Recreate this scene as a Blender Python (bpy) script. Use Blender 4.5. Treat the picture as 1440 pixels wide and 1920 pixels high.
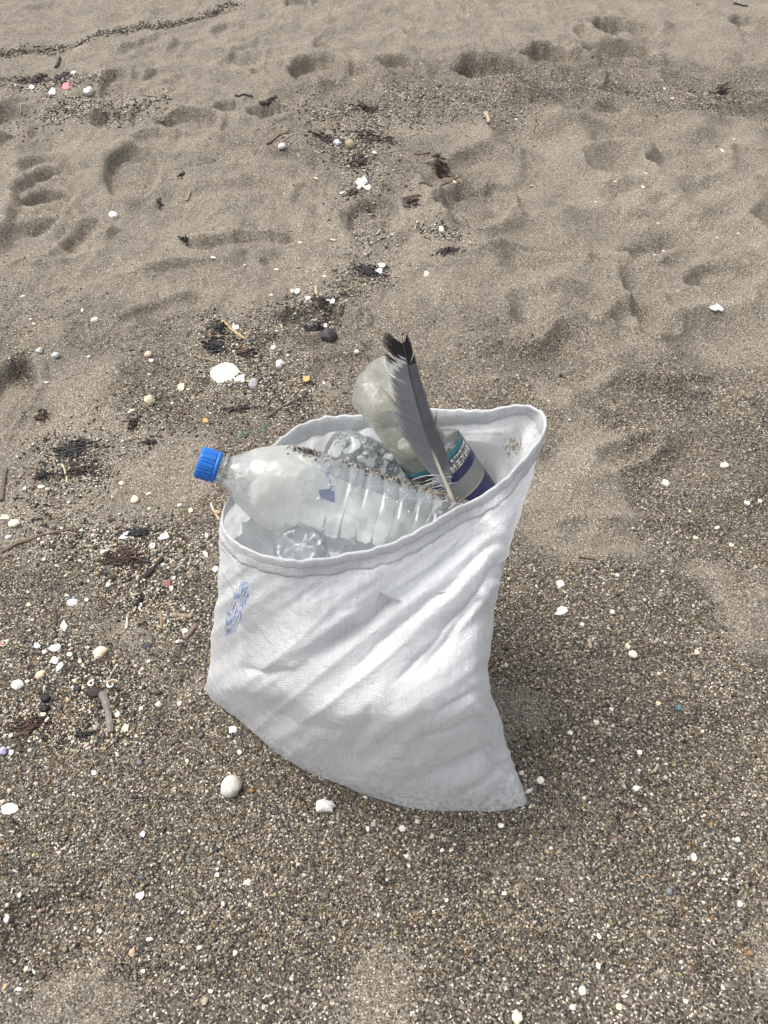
import bpy, math, random
import numpy as np
from mathutils import Vector, Matrix
R = math.radians
rng = np.random.default_rng(11)
random.seed(5)
for o in list(bpy.data.objects):
    bpy.data.objects.remove(o)
SC = bpy.context.scene
COL = SC.collection
# ------------------------------------------------------------------ camera, sky, sun, exposure
CAMH, PITCH, F = 1.0, R(47), 1480.0          # F: focal length in pixels of the 1440 x 1920 photograph
cam = bpy.data.cameras.new('camera')
cam.sensor_fit = 'VERTICAL'; cam.sensor_height = 24.0; cam.lens = F / 1920 * 24.0
cam.clip_start = 0.01; cam.clip_end = 2000
cob = bpy.data.objects.new('camera', cam); COL.objects.link(cob)
cob.location = (0, 0, CAMH); cob.rotation_euler = (math.pi / 2 - PITCH, 0, 0)
SC.camera = cob
SUN_DIR = Vector((-0.50, 0.22, 1.0)).normalized()
w = bpy.data.worlds.new('World'); SC.world = w; w.use_nodes = True
wn = w.node_tree; bg = wn.nodes['Background']
sky = wn.nodes.new('ShaderNodeTexSky'); sky.sky_type = 'NISHITA'; sky.sun_disc = False
sky.sun_elevation = math.asin(SUN_DIR.z); sky.sun_rotation = math.atan2(SUN_DIR.x, SUN_DIR.y)
sky.air_density = 1.0; sky.dust_density = 6.0; sky.ozone_density = 1.0
hs = wn.nodes.new('ShaderNodeHueSaturation'); hs.inputs['Saturation'].default_value = 0.30   # cloud cover: greyed sky
wn.links.new(sky.outputs[0], hs.inputs['Color']); wn.links.new(hs.outputs[0], bg.inputs['Color'])
bg.inputs['Strength'].default_value = 0.15
sl = bpy.data.lights.new('sun', 'SUN'); sl.energy = 0.95; sl.angle = R(38); sl.color = (1.0, 0.95, 0.88)
so = bpy.data.objects.new('sun', sl); COL.objects.link(so); so.location = SUN_DIR * 20
so.rotation_euler = SUN_DIR.to_track_quat('Z', 'Y').to_euler()
SC.view_settings.view_transform = 'Standard'; SC.view_settings.look = 'None'
SC.view_settings.exposure = 0.84; SC.view_settings.gamma = 1.0; SC.view_settings.use_curve_mapping = False
SC.render.engine = 'CYCLES'; SC.cycles.transparent_max_bounces = 32; SC.cycles.max_bounces = 6; SC.cycles.diffuse_bounces = 3; SC.cycles.use_adaptive_sampling = True; SC.cycles.adaptive_threshold = .02

# ------------------------------------------------------------------ measuring helpers
FW = Vector((0, math.cos(PITCH), -math.sin(PITCH))); UP = Vector((0, math.sin(PITCH), math.cos(PITCH)))
def ray(px, py):
    return FW + Vector((1, 0, 0)) * ((px - 720) / F) - UP * ((py - 960) / F)
def P(px, py, z=0.0):
    d = ray(px, py); t = (z - CAMH) / d.z
    return Vector((0, 0, CAMH)) + d * t
def proj(a):                                  # n x 3 world -> photo pixels
    a = np.asarray(a); q = a - np.array([0, 0, CAMH])
    dep = q @ np.array(FW); u = q @ np.array(UP)
    return 720 + F * q[:, 0] / dep, 960 - F * u / dep
# ------------------------------------------------------------------ noise
def _h(ix, iy, s):
    n = (ix.astype(np.int64) * 374761393 + iy.astype(np.int64) * 668265263 + s * 974634777) & 0xffffffff
    n = ((n ^ (n >> 13)) * 1274126177) & 0xffffffff
    return ((n ^ (n >> 16)) & 0xffff) / 65535.0
def vnoise(x, y, s=0):
    x = np.asarray(x, float); y = np.asarray(y, float)
    ix = np.floor(x); iy = np.floor(y); fx = x - ix; fy = y - iy
    fx = fx * fx * (3 - 2 * fx); fy = fy * fy * (3 - 2 * fy)
    a = _h(ix, iy, s); b = _h(ix + 1, iy, s); c = _h(ix, iy + 1, s); d = _h(ix + 1, iy + 1, s)
    return (a * (1 - fx) + b * fx) * (1 - fy) + (c * (1 - fx) + d * fx) * fy
def fbm(x, y, s=0, o=3):
    t = 0; a = 1; n = 0
    for k in range(o):
        t = t + a * vnoise(x * 2 ** k + 17.3 * k, y * 2 ** k - 9.1 * k, s + k); n += a; a *= .5
    return t / n
def sstep(a, b, x):
    t = np.clip((x - a) / (b - a), 0, 1); return t * t * (3 - 2 * t)
# ------------------------------------------------------------------ object helpers
def tag(o, label=None, cat=None, group=None, kind=None):
    if label: o['label'] = label
    if cat: o['category'] = cat
    if group: o['group'] = group
    if kind: o['kind'] = kind
    return o
def mk(name, v, f, mat, parent=None, smooth=True, col=None, uv=None, **kw):
    me = bpy.data.meshes.new(name)
    v = np.asarray(v, dtype=np.float32)
    if isinstance(f, np.ndarray):
        n, k = f.shape
        me.vertices.add(len(v)); me.vertices.foreach_set('co', v.ravel())
        me.loops.add(n * k); me.loops.foreach_set('vertex_index', f.ravel().astype(np.int32))
        me.polygons.add(n); me.polygons.foreach_set('loop_start', np.arange(0, n * k, k, dtype=np.int32))
        me.update(calc_edges=True)
    else:
        me.from_pydata([tuple(map(float, a)) for a in v], [], [tuple(map(int, a)) for a in f])
    if smooth and len(me.polygons):
        me.polygons.foreach_set('use_smooth', np.ones(len(me.polygons), dtype=bool))
    if col is not None:
        at = me.attributes.new('tint', 'FLOAT_COLOR', 'POINT')
        c = np.ones((len(v), 4), dtype=np.float32); c[:, :3] = col; at.data.foreach_set('color', c.ravel())
    if uv is not None:
        l = me.uv_layers.new(name='UVMap'); idx = np.empty(len(me.loops), dtype=np.int32)
        me.loops.foreach_get('vertex_index', idx)
        l.data.foreach_set('uv', np.asarray(uv, dtype=np.float32)[idx].ravel())
    me.validate(); me.update()
    o = bpy.data.objects.new(name, me); COL.objects.link(o)
    if mat: me.materials.append(mat)
    if parent: o.parent = parent
    return tag(o, **kw)
def empty(name, mat4, **kw):
    o = bpy.data.objects.new(name, None); COL.objects.link(o); o.matrix_world = mat4; o.empty_display_size = .02
    return tag(o, **kw)
def grid_faces(nr, nc, wrap=True):
    m = nc if wrap else nc - 1
    i, j = np.meshgrid(np.arange(nr - 1), np.arange(m), indexing='ij'); i = i.ravel(); j = j.ravel(); j2 = (j + 1) % nc
    return np.stack([i * nc + j, i * nc + j2, (i + 1) * nc + j2, (i + 1) * nc + j], 1)
class MB:
    def __init__(s): s.v = []; s.f = []; s.c = []
    def add(s, v, f, c=None):
        b = len(s.v); s.v += [tuple(a) for a in v]; s.f += [tuple(i + b for i in q) for q in f]
        if c is not None: s.c += [c] * len(v)
    def tube(s, pts, rad, n=5, c=None, flat=1.0):
        pts = [Vector(p) for p in pts]; vs = []; fs = []
        for i, p in enumerate(pts):
            t = (pts[min(i + 1, len(pts) - 1)] - pts[max(i - 1, 0)])
            t = t.normalized() if t.length > 1e-9 else Vector((1, 0, 0))
            a = t.cross(Vector((0, 0, 1)));  a = a.normalized() if a.length > 1e-4 else Vector((1, 0, 0))
            b = a.cross(t); r = rad[i] if hasattr(rad, '__len__') else rad
            for k in range(n):
                q = 2 * math.pi * k / n; vs.append(p + a * math.cos(q) * r + b * math.sin(q) * r * flat)
        for i in range(len(pts) - 1):
            for k in range(n):
                fs.append((i * n + k, i * n + (k + 1) % n, (i + 1) * n + (k + 1) % n, (i + 1) * n + k))
        fs.append(tuple(range(n))[::-1]); fs.append(tuple((len(pts) - 1) * n + k for k in range(n)))
        s.add(vs, fs, c)
    def build(s, name, mat, parent=None, smooth=True, **kw):
        return mk(name, s.v, s.f, mat, parent, smooth, col=np.array(s.c) if s.c else None, **kw)
# ------------------------------------------------------------------ materials
def nt(name):
    m = bpy.data.materials.new(name); m.use_nodes = True
    t = m.node_tree; return m, t, t.nodes['Principled BSDF'], t.nodes['Material Output']
def nd(t, typ, **kw):
    n = t.nodes.new(typ)
    for k, v in kw.items():
        if k in n.inputs: n.inputs[k].default_value = v
        else: setattr(n, k, v)
    return n
def ramp(t, stops, interp='LINEAR'):
    r = t.nodes.new('ShaderNodeValToRGB'); e = r.color_ramp; e.interpolation = interp
    while len(e.elements) < len(stops): e.elements.new(.5)
    for el, (p, c) in zip(e.elements, stops): el.position = p; el.color = (*c, 1)
    return r
def mixc(t, fac, a, b, blend='MIX'):
    m = t.nodes.new('ShaderNodeMix'); m.data_type = 'RGBA'; m.blend_type = blend
    for sock, val in ((m.inputs[0], fac), (m.inputs[6], a), (m.inputs[7], b)):
        if hasattr(val, 'links'): t.links.new(val, sock)
        elif hasattr(val, '__len__'): sock.default_value = (*val, 1)
        else: sock.default_value = val
    return m.outputs[2]
def math_(t, op, a, b=0.0, c=None):
    m = t.nodes.new('ShaderNodeMath'); m.operation = op
    for i, v in enumerate((a, b) if c is None else (a, b, c)):
        if hasattr(v, 'links'): t.links.new(v, m.inputs[i])
        else: m.inputs[i].default_value = v
    return m.outputs[0]
def bump(t, h, strength, dist, normal=None):
    b = nd(t, 'ShaderNodeBump', Strength=strength, Distance=dist); t.links.new(h, b.inputs['Height'])
    if normal: t.links.new(normal, b.inputs['Normal'])
    return b.outputs[0]
def simple(name, c1, c2, scale=60.0, rough=.7, bd=.0006, spec=.3, tint=False):
    m, t, p, out = nt(name)
    tc = nd(t, 'ShaderNodeTexCoord'); n = nd(t, 'ShaderNodeTexNoise', Scale=scale, Detail=6.0, Roughness=.65)
    t.links.new(tc.outputs['Object'], n.inputs['Vector'])
    r = ramp(t, [(.3, c1), (.7, c2)]); t.links.new(n.outputs[0], r.inputs[0]); c = r.outputs[0]
    if tint:
        a = nd(t, 'ShaderNodeAttribute', attribute_name='tint'); c = mixc(t, 1.0, c, a.outputs['Color'], 'MULTIPLY')
    t.links.new(c, p.inputs['Base Color']); p.inputs['Roughness'].default_value = rough
    p.inputs['Specular IOR Level'].default_value = spec
    n2 = nd(t, 'ShaderNodeTexNoise', Scale=scale * 6, Detail=4.0); t.links.new(tc.outputs['Object'], n2.inputs['Vector'])
    t.links.new(bump(t, n2.outputs[0], .6, bd), p.inputs['Normal'])
    return m
# ------------------------------------------------------------------ the beach: height and grain size
def circ(px, py, wpx, hpx):                  # photo ellipse -> ground centre and half axes
    c = P(px, py); a = abs(P(px + wpx / 2, py).x - P(px - wpx / 2, py).x) / 2
    b = abs(P(px, py - hpx / 2).y - P(px, py + hpx / 2).y) / 2
    return c.x, c.y, a, b
# photo ellipse of each hollow or print: (px, py, width, height, depth in m, turn, softness)
HOLLOWS = [(1172, 50, 105, 34, .045, .1, .3), (1165, 96, 125, 30, .045, -.1, .3), (1042, 110, 95, 30, .04, -.3, .3),
  (922, 140, 95, 48, .05, .6, .3), (1410, 52, 75, 28, .035, 0, .3), (752, 127, 70, 30, .03, 0, .4), (592, 128, 85, 44, .035, 0, .3),
  (655, 142, 70, 26, .02, 0, .5), (455, 112, 80, 30, .014, 0, .5), (440, 50, 70, 30, .014, .4, .3), (558, 2, 40, 12, .02, 0, .4),
  (245, 320, 84, 84, .022, .2, .2), (84, 338, 84, 70, .02, 0, .2), (82, 385, 92, 70, .02, 0, .2), (70, 304, 66, 26, .018, 0, .3),
  (512, 212, 72, 32, .03, 0, .4), (352, 227, 95, 30, .03, .1, .3), (215, 226, 80, 26, .02, .1, .3), (18, 216, 100, 44, .035, 0, .4),
  (215, 158, 40, 28, .022, 0, .4), (302, 143, 50, 18, .015, 0, .4), (432, 200, 50, 24, .02, 0, .4), (30, 255, 60, 26, .02, 0, .4),
  (455, 452, 190, 30, .02, .12, .3), (380, 500, 150, 26, .012, .1, .4), (70, 455, 170, 70, .03, .3, .5), (160, 440, 70, 34, .016, 0, .4),
  (700, 408, 90, 66, .018, .1, .3), (892, 378, 110, 62, .04, 0, .6), (905, 300, 120, 40, .025, 0, .7), (850, 330, 90, 50, .02, 0, .6),
  (1250, 465, 150, 56, .03, .1, .6), (1230, 485, 90, 28, .02, 0, .4), (1040, 565, 150, 60, .032, 0, .8), (1190, 600, 110, 60, .034, -.2, .7),
  (1345, 545, 100, 54, .03, 0, .7), (1290, 318, 120, 46, .03, 0, .7), (1200, 370, 110, 40, .02, 0, .7), (1010, 480, 140, 44, .018, 0, .8),
  (1110, 220, 100, 28, .02, 0, .5), (1395, 185, 90, 24, .025, 0, .5), (1010, 650, 150, 50, .018, 0, .8), (1330, 745, 140, 60, .02, 0, .8),
  (12, 745, 80, 120, .03, 0, .25), (590, 592, 130, 40, .03, .1, .6), (545, 640, 120, 30, .016, 0, .6), (640, 690, 110, 70, .012, 0, .8),
  (1085, 755, 130, 60, .015, 0, .8), (130, 1740, 200, 160, .016, .4, .8), (1280, 1030, 240, 90, .012, 0, .8), (1130, 1010, 160, 50, .01, 0, .8),
  (1040, 1580, 140, 200, .012, .3, .8), (1330, 1440, 240, 160, .008, 0, .9), (330, 1880, 250, 120, .01, 0, .9), (1220, 1270, 240, 90, .008, 0, .9)]
HW = [(*circ(a, b, c, d), e, r_, s) for a, b, c, d, e, r_, s in HOLLOWS]
HW = [(a, b, c * 1.12, d * 1.12, e * 1.05, f, max(.14, g * .72)) for a, b, c, d, e, f, g in HW]
_r = random.Random(77)
for _k in range(120):
    _y = _r.uniform(1.5, 5.2); _x = _r.uniform(-1, 1) * (.3 + .55 * _y); _a = _r.uniform(.035, .06)
    if _x > -.05 and _y < 2.9: continue
    HW.append((_x, _y, _a, _a * _r.uniform(1.3, 2.6), _r.uniform(.006, .016) * (1.0 if _x < .25 * _y else .6), _r.uniform(-1.4, 1.4), _r.uniform(.25, .6)))
FOOT = [P(384, 1302), P(450, 1358), P(546, 1434), P(640, 1476), P(768, 1522), P(872, 1526), P(945, 1526), P(989, 1504)]
FOOT = [(a.x, a.y) for a in FOOT] + [(.145, .495), (.09, .61), (.01, .66), (-.07, .68), (-.15, .67), (-.215, .63), (-.245, .60)]
AC = P(440, 420); AM = P(560, 300)
def hgt(x, y):
    x = np.asarray(x, float); y = np.asarray(y, float)
    near = np.exp(-(((x + .02) / .34) ** 2 + ((y - .56) / .26) ** 2) ** 2)
    far = sstep(.6, 2.0, y)
    z = (fbm(x * 2.1, y * 2.1, 3) - .5) * (.03 + .03 * far) + (fbm(x * 8, y * 8, 8) - .5) * .024
    right = sstep(-.05, .35, x - .05 * y) * sstep(.75, 1.15, y) * (1 - sstep(2.6, 3.6, y))
    rn = 1 - np.abs(2 * fbm(x * 4.2 + .6 * vnoise(x * 6, y * 6, 31), y * 5.2, 21, 2) - 1)
    z = z + right * (rn ** 2 * .070 - .028 + (fbm(x * 6.5, y * 6, 25, 2) - .5) * .045)
    rough = sstep(1.0, 1.7, y) * (1 - .8 * right)
    z = z + rough * ((np.abs(fbm(x * 13, y * 11, 40, 3) - .5) - .12) * .034 + (fbm(x * 5, y * 4.5, 43, 2) - .5) * .030)
    z = z + (vnoise(x * 60, y * 60, 50) - .5) * .0030 + (vnoise(x * 130, y * 130, 51) - .5) * .0022
    for hi_, (cx, cy, a, b, d, rt, sf) in enumerate(HW):
        shoe = hi_ in (6, 11, 12, 13, 27)
        m = (np.abs(x - cx) < 2.6 * a + .1) & (np.abs(y - cy) < 2.6 * b + .1)
        if not np.any(m): continue
        dx = x[m] - cx; dy = y[m] - cy; c, s = math.cos(rt), math.sin(rt)
        u = (dx * c + dy * s) / a; v = (-dx * s + dy * c) / b
        r = (np.abs(u) ** 2.3 + np.abs(v) ** 2.3) ** (1 / 2.3)
        r = r * (1 + (.22 if shoe else .6) * (fbm(dx / (a + .01) * 1.7 + cx * 31, dy / (b + .01) * 1.7, 60) - .5))
        bowl = -d * (1 - sstep(1 - sf * .9, 1.0 + sf * .35, r)) * (1 - .35 * np.exp(-r * r * 3) + .2 * v)
        if shoe: bowl = bowl * 1.25 + .0045 * np.sin(v * b * 2 * math.pi / .034 + 1.2 * np.sin(u * 2)) * (1 - sstep(.7, .95, r))
        rim = .28 * d * np.exp(-((r - 1.22) / .16) ** 2)
        z[m] = z[m] + bowl + rim
    rr = np.hypot(x - AC.x, y - AC.y)         # drag marks: curved parallel furrows
    am = np.exp(-(((x - AM.x) / .32) ** 2 + ((y - AM.y) / .42) ** 2) ** 2)
    z = z + am * np.sin(rr * 2 * math.pi / .085 + 2 * vnoise(x * 5, y * 5, 70)) * .006
    z = z * (1 - .93 * near)
    k = near > .02                            # sand heaped against the foot of the sack
    if np.any(k):
        qx_, qy_ = x[k], y[k]; d = np.full(qx_.shape, 9.0); ins = np.zeros(qx_.shape, bool)
        for i in range(len(FOOT)):
            ax, ay = FOOT[i - 1]; bx, by = FOOT[i]; ex, ey = bx - ax, by - ay
            tt = np.clip(((qx_ - ax) * ex + (qy_ - ay) * ey) / (ex * ex + ey * ey), 0, 1); d = np.minimum(d, np.hypot(qx_ - ax - tt * ex, qy_ - ay - tt * ey))
            ins ^= ((ay > qy_) != (by > qy_)) & (qx_ < ax + (qy_ - ay) * ex / (by - ay + 1e-12))
        hp = .011 * (.15 + 1.1 * fbm(qx_ * 22, qy_ * 22, 99, 2)) * np.exp(-(d / .016) ** 2) - .004 * np.exp(-((d - .04) / .025) ** 2)
        z[k] = z[k] + np.where(ins, -.004 * sstep(.01, .03, d) + .004 * np.exp(-(d / .012) ** 2), hp)
    return z
def coarse(x, y):
    x = np.asarray(x, float); y = np.asarray(y, float)
    n = fbm(x * 3.3, y * 3.3, 80) - .5; n2 = fbm(x * 10, y * 10, 84) - .5
    c = 1 - sstep(.78, 1.75, y + n * .75 + n2 * .30 + .12 * np.clip(x, -1, 1))
    c = np.maximum(c, .75 * (1 - sstep(.1, .40, np.abs(y - 1.05 - .35 * n) + .35 * np.clip(x + .1, 0, 2))))   # strand line, left
    c = np.maximum(c, .75 * (1 - sstep(.12, .42, np.abs(y - 2.95 - .5 * n - .05 * x))) * sstep(-.5, .1, x + n))
    c = np.maximum(c, .55 * (1 - sstep(.05, .30, np.abs(y - 2.35 + n))) * (1 - sstep(.2, .7, np.abs(x + .1))))
    c = c - .85 * sstep(.02, .20, fbm(x * 5.5, y * 5.5, 86) - .5 + .6 * n) * (1 - sstep(1.2, 1.8, y))
    return np.clip(c, .04, 1)
def hlook(x, y):                             # height of the built sand sheet, bilinear
    i = np.clip(np.searchsorted(X1, x) - 1, 0, len(X1) - 2); j = np.clip(np.searchsorted(Y1, y) - 1, 0, len(Y1) - 2)
    a = (x - X1[i]) / (X1[i + 1] - X1[i]); b = (y - Y1[j]) / (Y1[j + 1] - Y1[j])
    return (GZ[j, i] * (1 - a) + GZ[j, i + 1] * a) * (1 - b) + (GZ[j + 1, i] * (1 - a) + GZ[j + 1, i + 1] * a) * b
def hg(x, y): return float(hlook(x, y))
def Pg(px, py):
    z = 0.0
    for _ in range(4):
        q = P(px, py, z); z = hg(q.x, q.y)
    return Vector((q.x, q.y, z))
def mpp(q): return (q - Vector((0, 0, CAMH))).dot(FW) / F      # metres per photo pixel at a point
def steps(lo, hi, f):
    a = [lo]
    while a[-1] < hi: a.append(a[-1] + f(a[-1]))
    return a
ys = steps(.15, 7.0, lambda y: .0042 + .0030 * max(0, y - .2))
yb = [.15 - .03 * (1.5 ** k - 1) for k in range(1, 24)][::-1]; yf = [7 + .06 * (1.4 ** k - 1) for k in range(1, 27)]
xs = steps(0, 4.2, lambda x: .0052 + .0065 * max(0, x - .7)); xf = [xs[-1] + .06 * (1.4 ** k - 1) for k in range(1, 27)]
X1 = np.array([-a for a in (xs + xf)[:0:-1]] + xs + xf); Y1 = np.array(yb + ys + yf)
GX, GY = np.meshgrid(X1, Y1); gx = GX.ravel(); gy = GY.ravel()
gz = hgt(gx, gy); gz *= 1 - sstep(10, 40, np.hypot(gx, gy)); GZ = gz.reshape(GX.shape)
m, t, p, out = nt('beach_sand')
tc = nd(t, 'ShaderNodeTexCoord'); OB = tc.outputs['Object']
at = nd(t, 'ShaderNodeAttribute', attribute_name='coarse')
vc = nd(t, 'ShaderNodeTexVoronoi', Scale=470.0); vf = nd(t, 'ShaderNodeTexVoronoi', Scale=800.0)
n1 = nd(t, 'ShaderNodeTexNoise', Scale=7.0, Detail=7.0); n2 = nd(t, 'ShaderNodeTexNoise', Scale=75.0, Detail=6.0, Roughness=.65)
for n in (vc, vf, n1, n2): t.links.new(OB, n.inputs['Vector'])
sc_ = nd(t, 'ShaderNodeSeparateColor'); t.links.new(vc.outputs['Color'], sc_.inputs[0])
sf_ = nd(t, 'ShaderNodeSeparateColor'); t.links.new(vf.outputs['Color'], sf_.inputs[0])
rc = ramp(t, [(0, (.035, .032, .029)), (.20, (.070, .059, .048)), (.38, (.128, .107, .083)), (.54, (.092, .087, .080)), (.68, (.190, .160, .122)), (.84, (.31, .268, .210)), (.95, (.58, .54, .47))], 'CONSTANT')
rf = ramp(t, [(0, (.070, .060, .049)), (.20, (.163, .142, .116)), (.55, (.235, .207, .165)), (.8, (.322, .286, .229)), (.94, (.56, .52, .46))], 'CONSTANT')
t.links.new(sc_.outputs[0], rc.inputs[0]); t.links.new(sf_.outputs[0], rf.inputs[0])
cf = math_(t, 'ADD', at.outputs['Fac'], math_(t, 'MULTIPLY', math_(t, 'SUBTRACT', sc_.outputs[1], .5), .9))
cl = nd(t, 'ShaderNodeMapRange'); cl.inputs['From Min'].default_value = .25; cl.inputs['From Max'].default_value = .75
t.links.new(cf, cl.inputs['Value'])
base = mixc(t, cl.outputs[0], rf.outputs[0], rc.outputs[0])
tn = ramp(t, [(.3, (.80, .80, .80)), (.7, (1.10, 1.08, 1.05))]); t.links.new(n1.outputs[0], tn.inputs[0])
base = mixc(t, 1.0, base, tn.outputs[0], 'MULTIPLY')
t.links.new(base, p.inputs['Base Color']); p.inputs['Roughness'].default_value = .92; p.inputs['Specular IOR Level'].default_value = .18
hh_ = math_(t, 'MULTIPLY', n2.outputs[0], .0065)
hh_ = math_(t, 'MULTIPLY_ADD', vf.outputs['Distance'], -.0005, hh_)
hh_ = math_(t, 'MULTIPLY_ADD', math_(t, 'MULTIPLY', vc.outputs['Distance'], cl.outputs[0]), -.0017, hh_)
t.links.new(bump(t, hh_, .85, 1.0), p.inputs['Normal'])
SAND = m
g = mk('sand', np.stack([gx, gy, gz], 1), grid_faces(len(Y1), len(X1), False), SAND, kind='structure', label='rippled beige beach sand with footprints and coarse grit')
ca = g.data.attributes.new('coarse', 'FLOAT', 'POINT'); ca.data.foreach_set('value', coarse(gx, gy).astype(np.float32))
# ------------------------------------------------------------------ loose grit lying on the sand (nobody could count it)
PAL = np.array([(.29, .235, .155), (.62, .58, .49), (.15, .14, .125), (.035, .035, .036), (.11, .075, .045), (.20, .21, .22), (.28, .17, .08), (.42, .35, .235), (.075, .066, .055)])
PR = np.array([.20, .13, .17, .12, .10, .05, .03, .12, .08]); PR = PR / PR.sum()
OCT = np.array([(1, 0, 0), (0, 1, 0), (-1, 0, 0), (0, -1, 0), (0, 0, 1), (0, 0, -1)], float)
OF = np.array([(0, 1, 4), (1, 2, 4), (2, 3, 4), (3, 0, 4), (1, 0, 5), (2, 1, 5), (3, 2, 5), (0, 3, 5)])
def grit(name, x, y, size, cols, label, flat=(.45, .85), smooth=False, z=None, lift=.25):
    n = len(x); rad = size / 2
    v = np.repeat(OCT[None], n, 0) * (rng.uniform(.72, 1.25, (n, 6, 1)))
    v = v + rng.normal(0, .14, v.shape)
    v[:, :, 0] *= rad[:, None]; v[:, :, 1] *= (rad * rng.uniform(.6, 1, n))[:, None]; v[:, :, 2] *= (rad * rng.uniform(*flat, n))[:, None]
    a = rng.uniform(0, 6.283, n); c, s = np.cos(a)[:, None], np.sin(a)[:, None]
    vx = v[:, :, 0] * c - v[:, :, 1] * s; vy = v[:, :, 0] * s + v[:, :, 1] * c
    tl = rng.normal(0, .35, n)[:, None]; vz = v[:, :, 2] + vx * tl
    z0 = hlook(x, y) if z is None else z
    V = np.stack([vx + x[:, None], vy + y[:, None], vz + (z0 + rad * lift)[:, None]], 2).reshape(-1, 3)
    Fc = (OF[None] + (np.arange(n) * 6)[:, None, None]).reshape(-1, 3)
    return mk(name, V, Fc, GRIT, None, smooth, col=np.repeat(cols, 6, 0), label=label, kind='stuff')
GRIT = simple('grit_grain', (.74, .74, .74), (1.04, 1.01, .97), 900.0, .75, .0002, .3, tint=True)
def scatter(n, y0, y1, kx, fn):
    y = rng.uniform(y0, y1, n); x = rng.uniform(-1, 1, n) * (.28 + kx * y)
    k = rng.uniform(0, 1, n) < fn(x, y); x, y = x[k], y[k]
    ins = (np.abs((x + .03) / .20) ** 2 + np.abs((y - .575) / .11) ** 2) < 1
    return x[~ins], y[~ins]
def gcols(n, bias=None):
    pr = PR if bias is None else bias
    c = PAL[rng.choice(len(PAL), n, p=pr)] * rng.uniform(.62, 1.18, (n, 1)) * rng.normal(1, .05, (n, 3)); return np.clip(c, .02, .85)
x, y = scatter(118000, .22, 1.35, .62, lambda x, y: coarse(x, y) ** 1.3 * (.55 + .9 * (fbm(x * 8, y * 8, 90) - .2)))
grit('coarse_grit', x, y, np.clip(rng.lognormal(math.log(.0026), .36, len(x)), .0014, .0075), gcols(len(x)), 'coarse multicoloured grit grains covering the sand')
x, y = scatter(90000, 1.3, 4.6, .62, lambda x, y: coarse(x, y) * .55 + .10)
grit('scattered_grit', x, y, np.clip(rng.lognormal(math.log(.0034), .35, len(x)), .0018, .009), gcols(len(x)), 'sparse pale and dark grit on the smoother far sand')
x, y = scatter(9000, .22, 1.5, .62, lambda x, y: coarse(x, y) * .8 * fbm(x * 5, y * 5, 92))
WB = np.array([.16, .34, .08, .04, .04, .10, .05, .18, .01])
grit('fine_gravel', x, y, np.clip(rng.lognormal(math.log(.0052), .28, len(x)), .0036, .011), gcols(len(x), WB), 'rounded small gravel and shell crumbs in the coarse sand', smooth=False)
# ------------------------------------------------------------------ the woven sack
LV = 6
# columns around the mouth, left corner first, then along the front, right tip, back; each: rim, hem, mid, ridge, low, bottom
def q(*a): return P(*a)
def v3(*a): return Vector(a)
CT = [
 [q(417, 975, .385), q(415, 1005, .358), q(409, 1100, .270), q(398, 1205, .150), q(389, 1265, .065), q(384, 1302, -.004)],
 [q(450, 1022, .385), q(452, 1055, .360), q(452, 1150, .285), q(450, 1268, .160), q(446, 1318, .075), q(450, 1358, -.004)],
 [q(545, 1050, .385), q(545, 1082, .362), q(545, 1180, .300), q(545, 1306, .215), q(545, 1380, .095), q(546, 1434, -.004)],
 [q(640, 1041, .385), q(642, 1075, .362), q(642, 1190, .305), q(642, 1334, .225), q(640, 1412, .105), q(640, 1476, -.004)],
 [q(745, 1014, .388), q(750, 1050, .365), q(755, 1180, .305), q(765, 1338, .240), q(765, 1432, .120), q(768, 1522, -.004)],
 [q(862, 952, .400), q(866, 990, .378), q(870, 1150, .312), q(875, 1322, .232), q(870, 1425, .115), q(872, 1526, -.004)],
 [q(950, 893, .425), q(948, 932, .402), q(918, 1110, .318), q(908, 1305, .212), q(920, 1410, .105), q(945, 1526, -.004)],
 [q(1021, 805, .452), q(1012, 850, .425), q(948, 1040, .320), q(920, 1285, .180), q(944, 1400, .085), q(989, 1504, -.002)],
 [q(995, 762, .452), q(985, 790, .425), v3(.145, .655, .30), v3(.118, .60, .19), v3(.125, .555, .09), v3(.145, .495, -.004)],
 [q(900, 769, .428), q(895, 800, .400), v3(.105, .735, .29), v3(.085, .72, .18), v3(.085, .68, .08), v3(.09, .61, -.004)],
 [q(800, 767, .405), q(800, 800, .378), v3(.035, .76, .28), v3(.01, .76, .18), v3(.01, .72, .08), v3(.01, .66, -.004)],
 [q(690, 776, .395), q(690, 806, .370), v3(-.05, .75, .27), v3(-.07, .765, .18), v3(-.07, .74, .08), v3(-.07, .68, -.004)],
 [q(585, 788, .388), q(590, 820, .362), v3(-.11, .72, .26), v3(-.14, .735, .17), v3(-.15, .715, .08), v3(-.15, .67, -.004)],
 [q(508, 838, .385), q(515, 868, .358), v3(-.155, .67, .26), v3(-.19, .675, .17), v3(-.205, .66, .08), v3(-.215, .63, -.004)],
 [q(442, 912, .384), q(446, 942, .357), v3(-.178, .62, .265), v3(-.213, .62, .16), v3(-.232, .61, .07), v3(-.245, .60, -.004)],
]
CA = np.array([[list(a) for a in c] for c in CT])           # K x L x 3
K = len(CT); NU = 512
def cr(p0, p1, p2, p3, t):
    return .5 * ((2 * p1) + (-p0 + p2) * t + (2 * p0 - 5 * p1 + 4 * p2 - p3) * t ** 2 + (-p0 + 3 * p1 - 3 * p2 + p3) * t ** 3)
uu = np.arange(NU) / NU * K; ki = uu.astype(int); kt = (uu - ki)[:, None, None]
RU = cr(CA[(ki - 1) % K], CA[ki % K], CA[(ki + 1) % K], CA[(ki + 2) % K], kt)     # NU x L x 3
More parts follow.
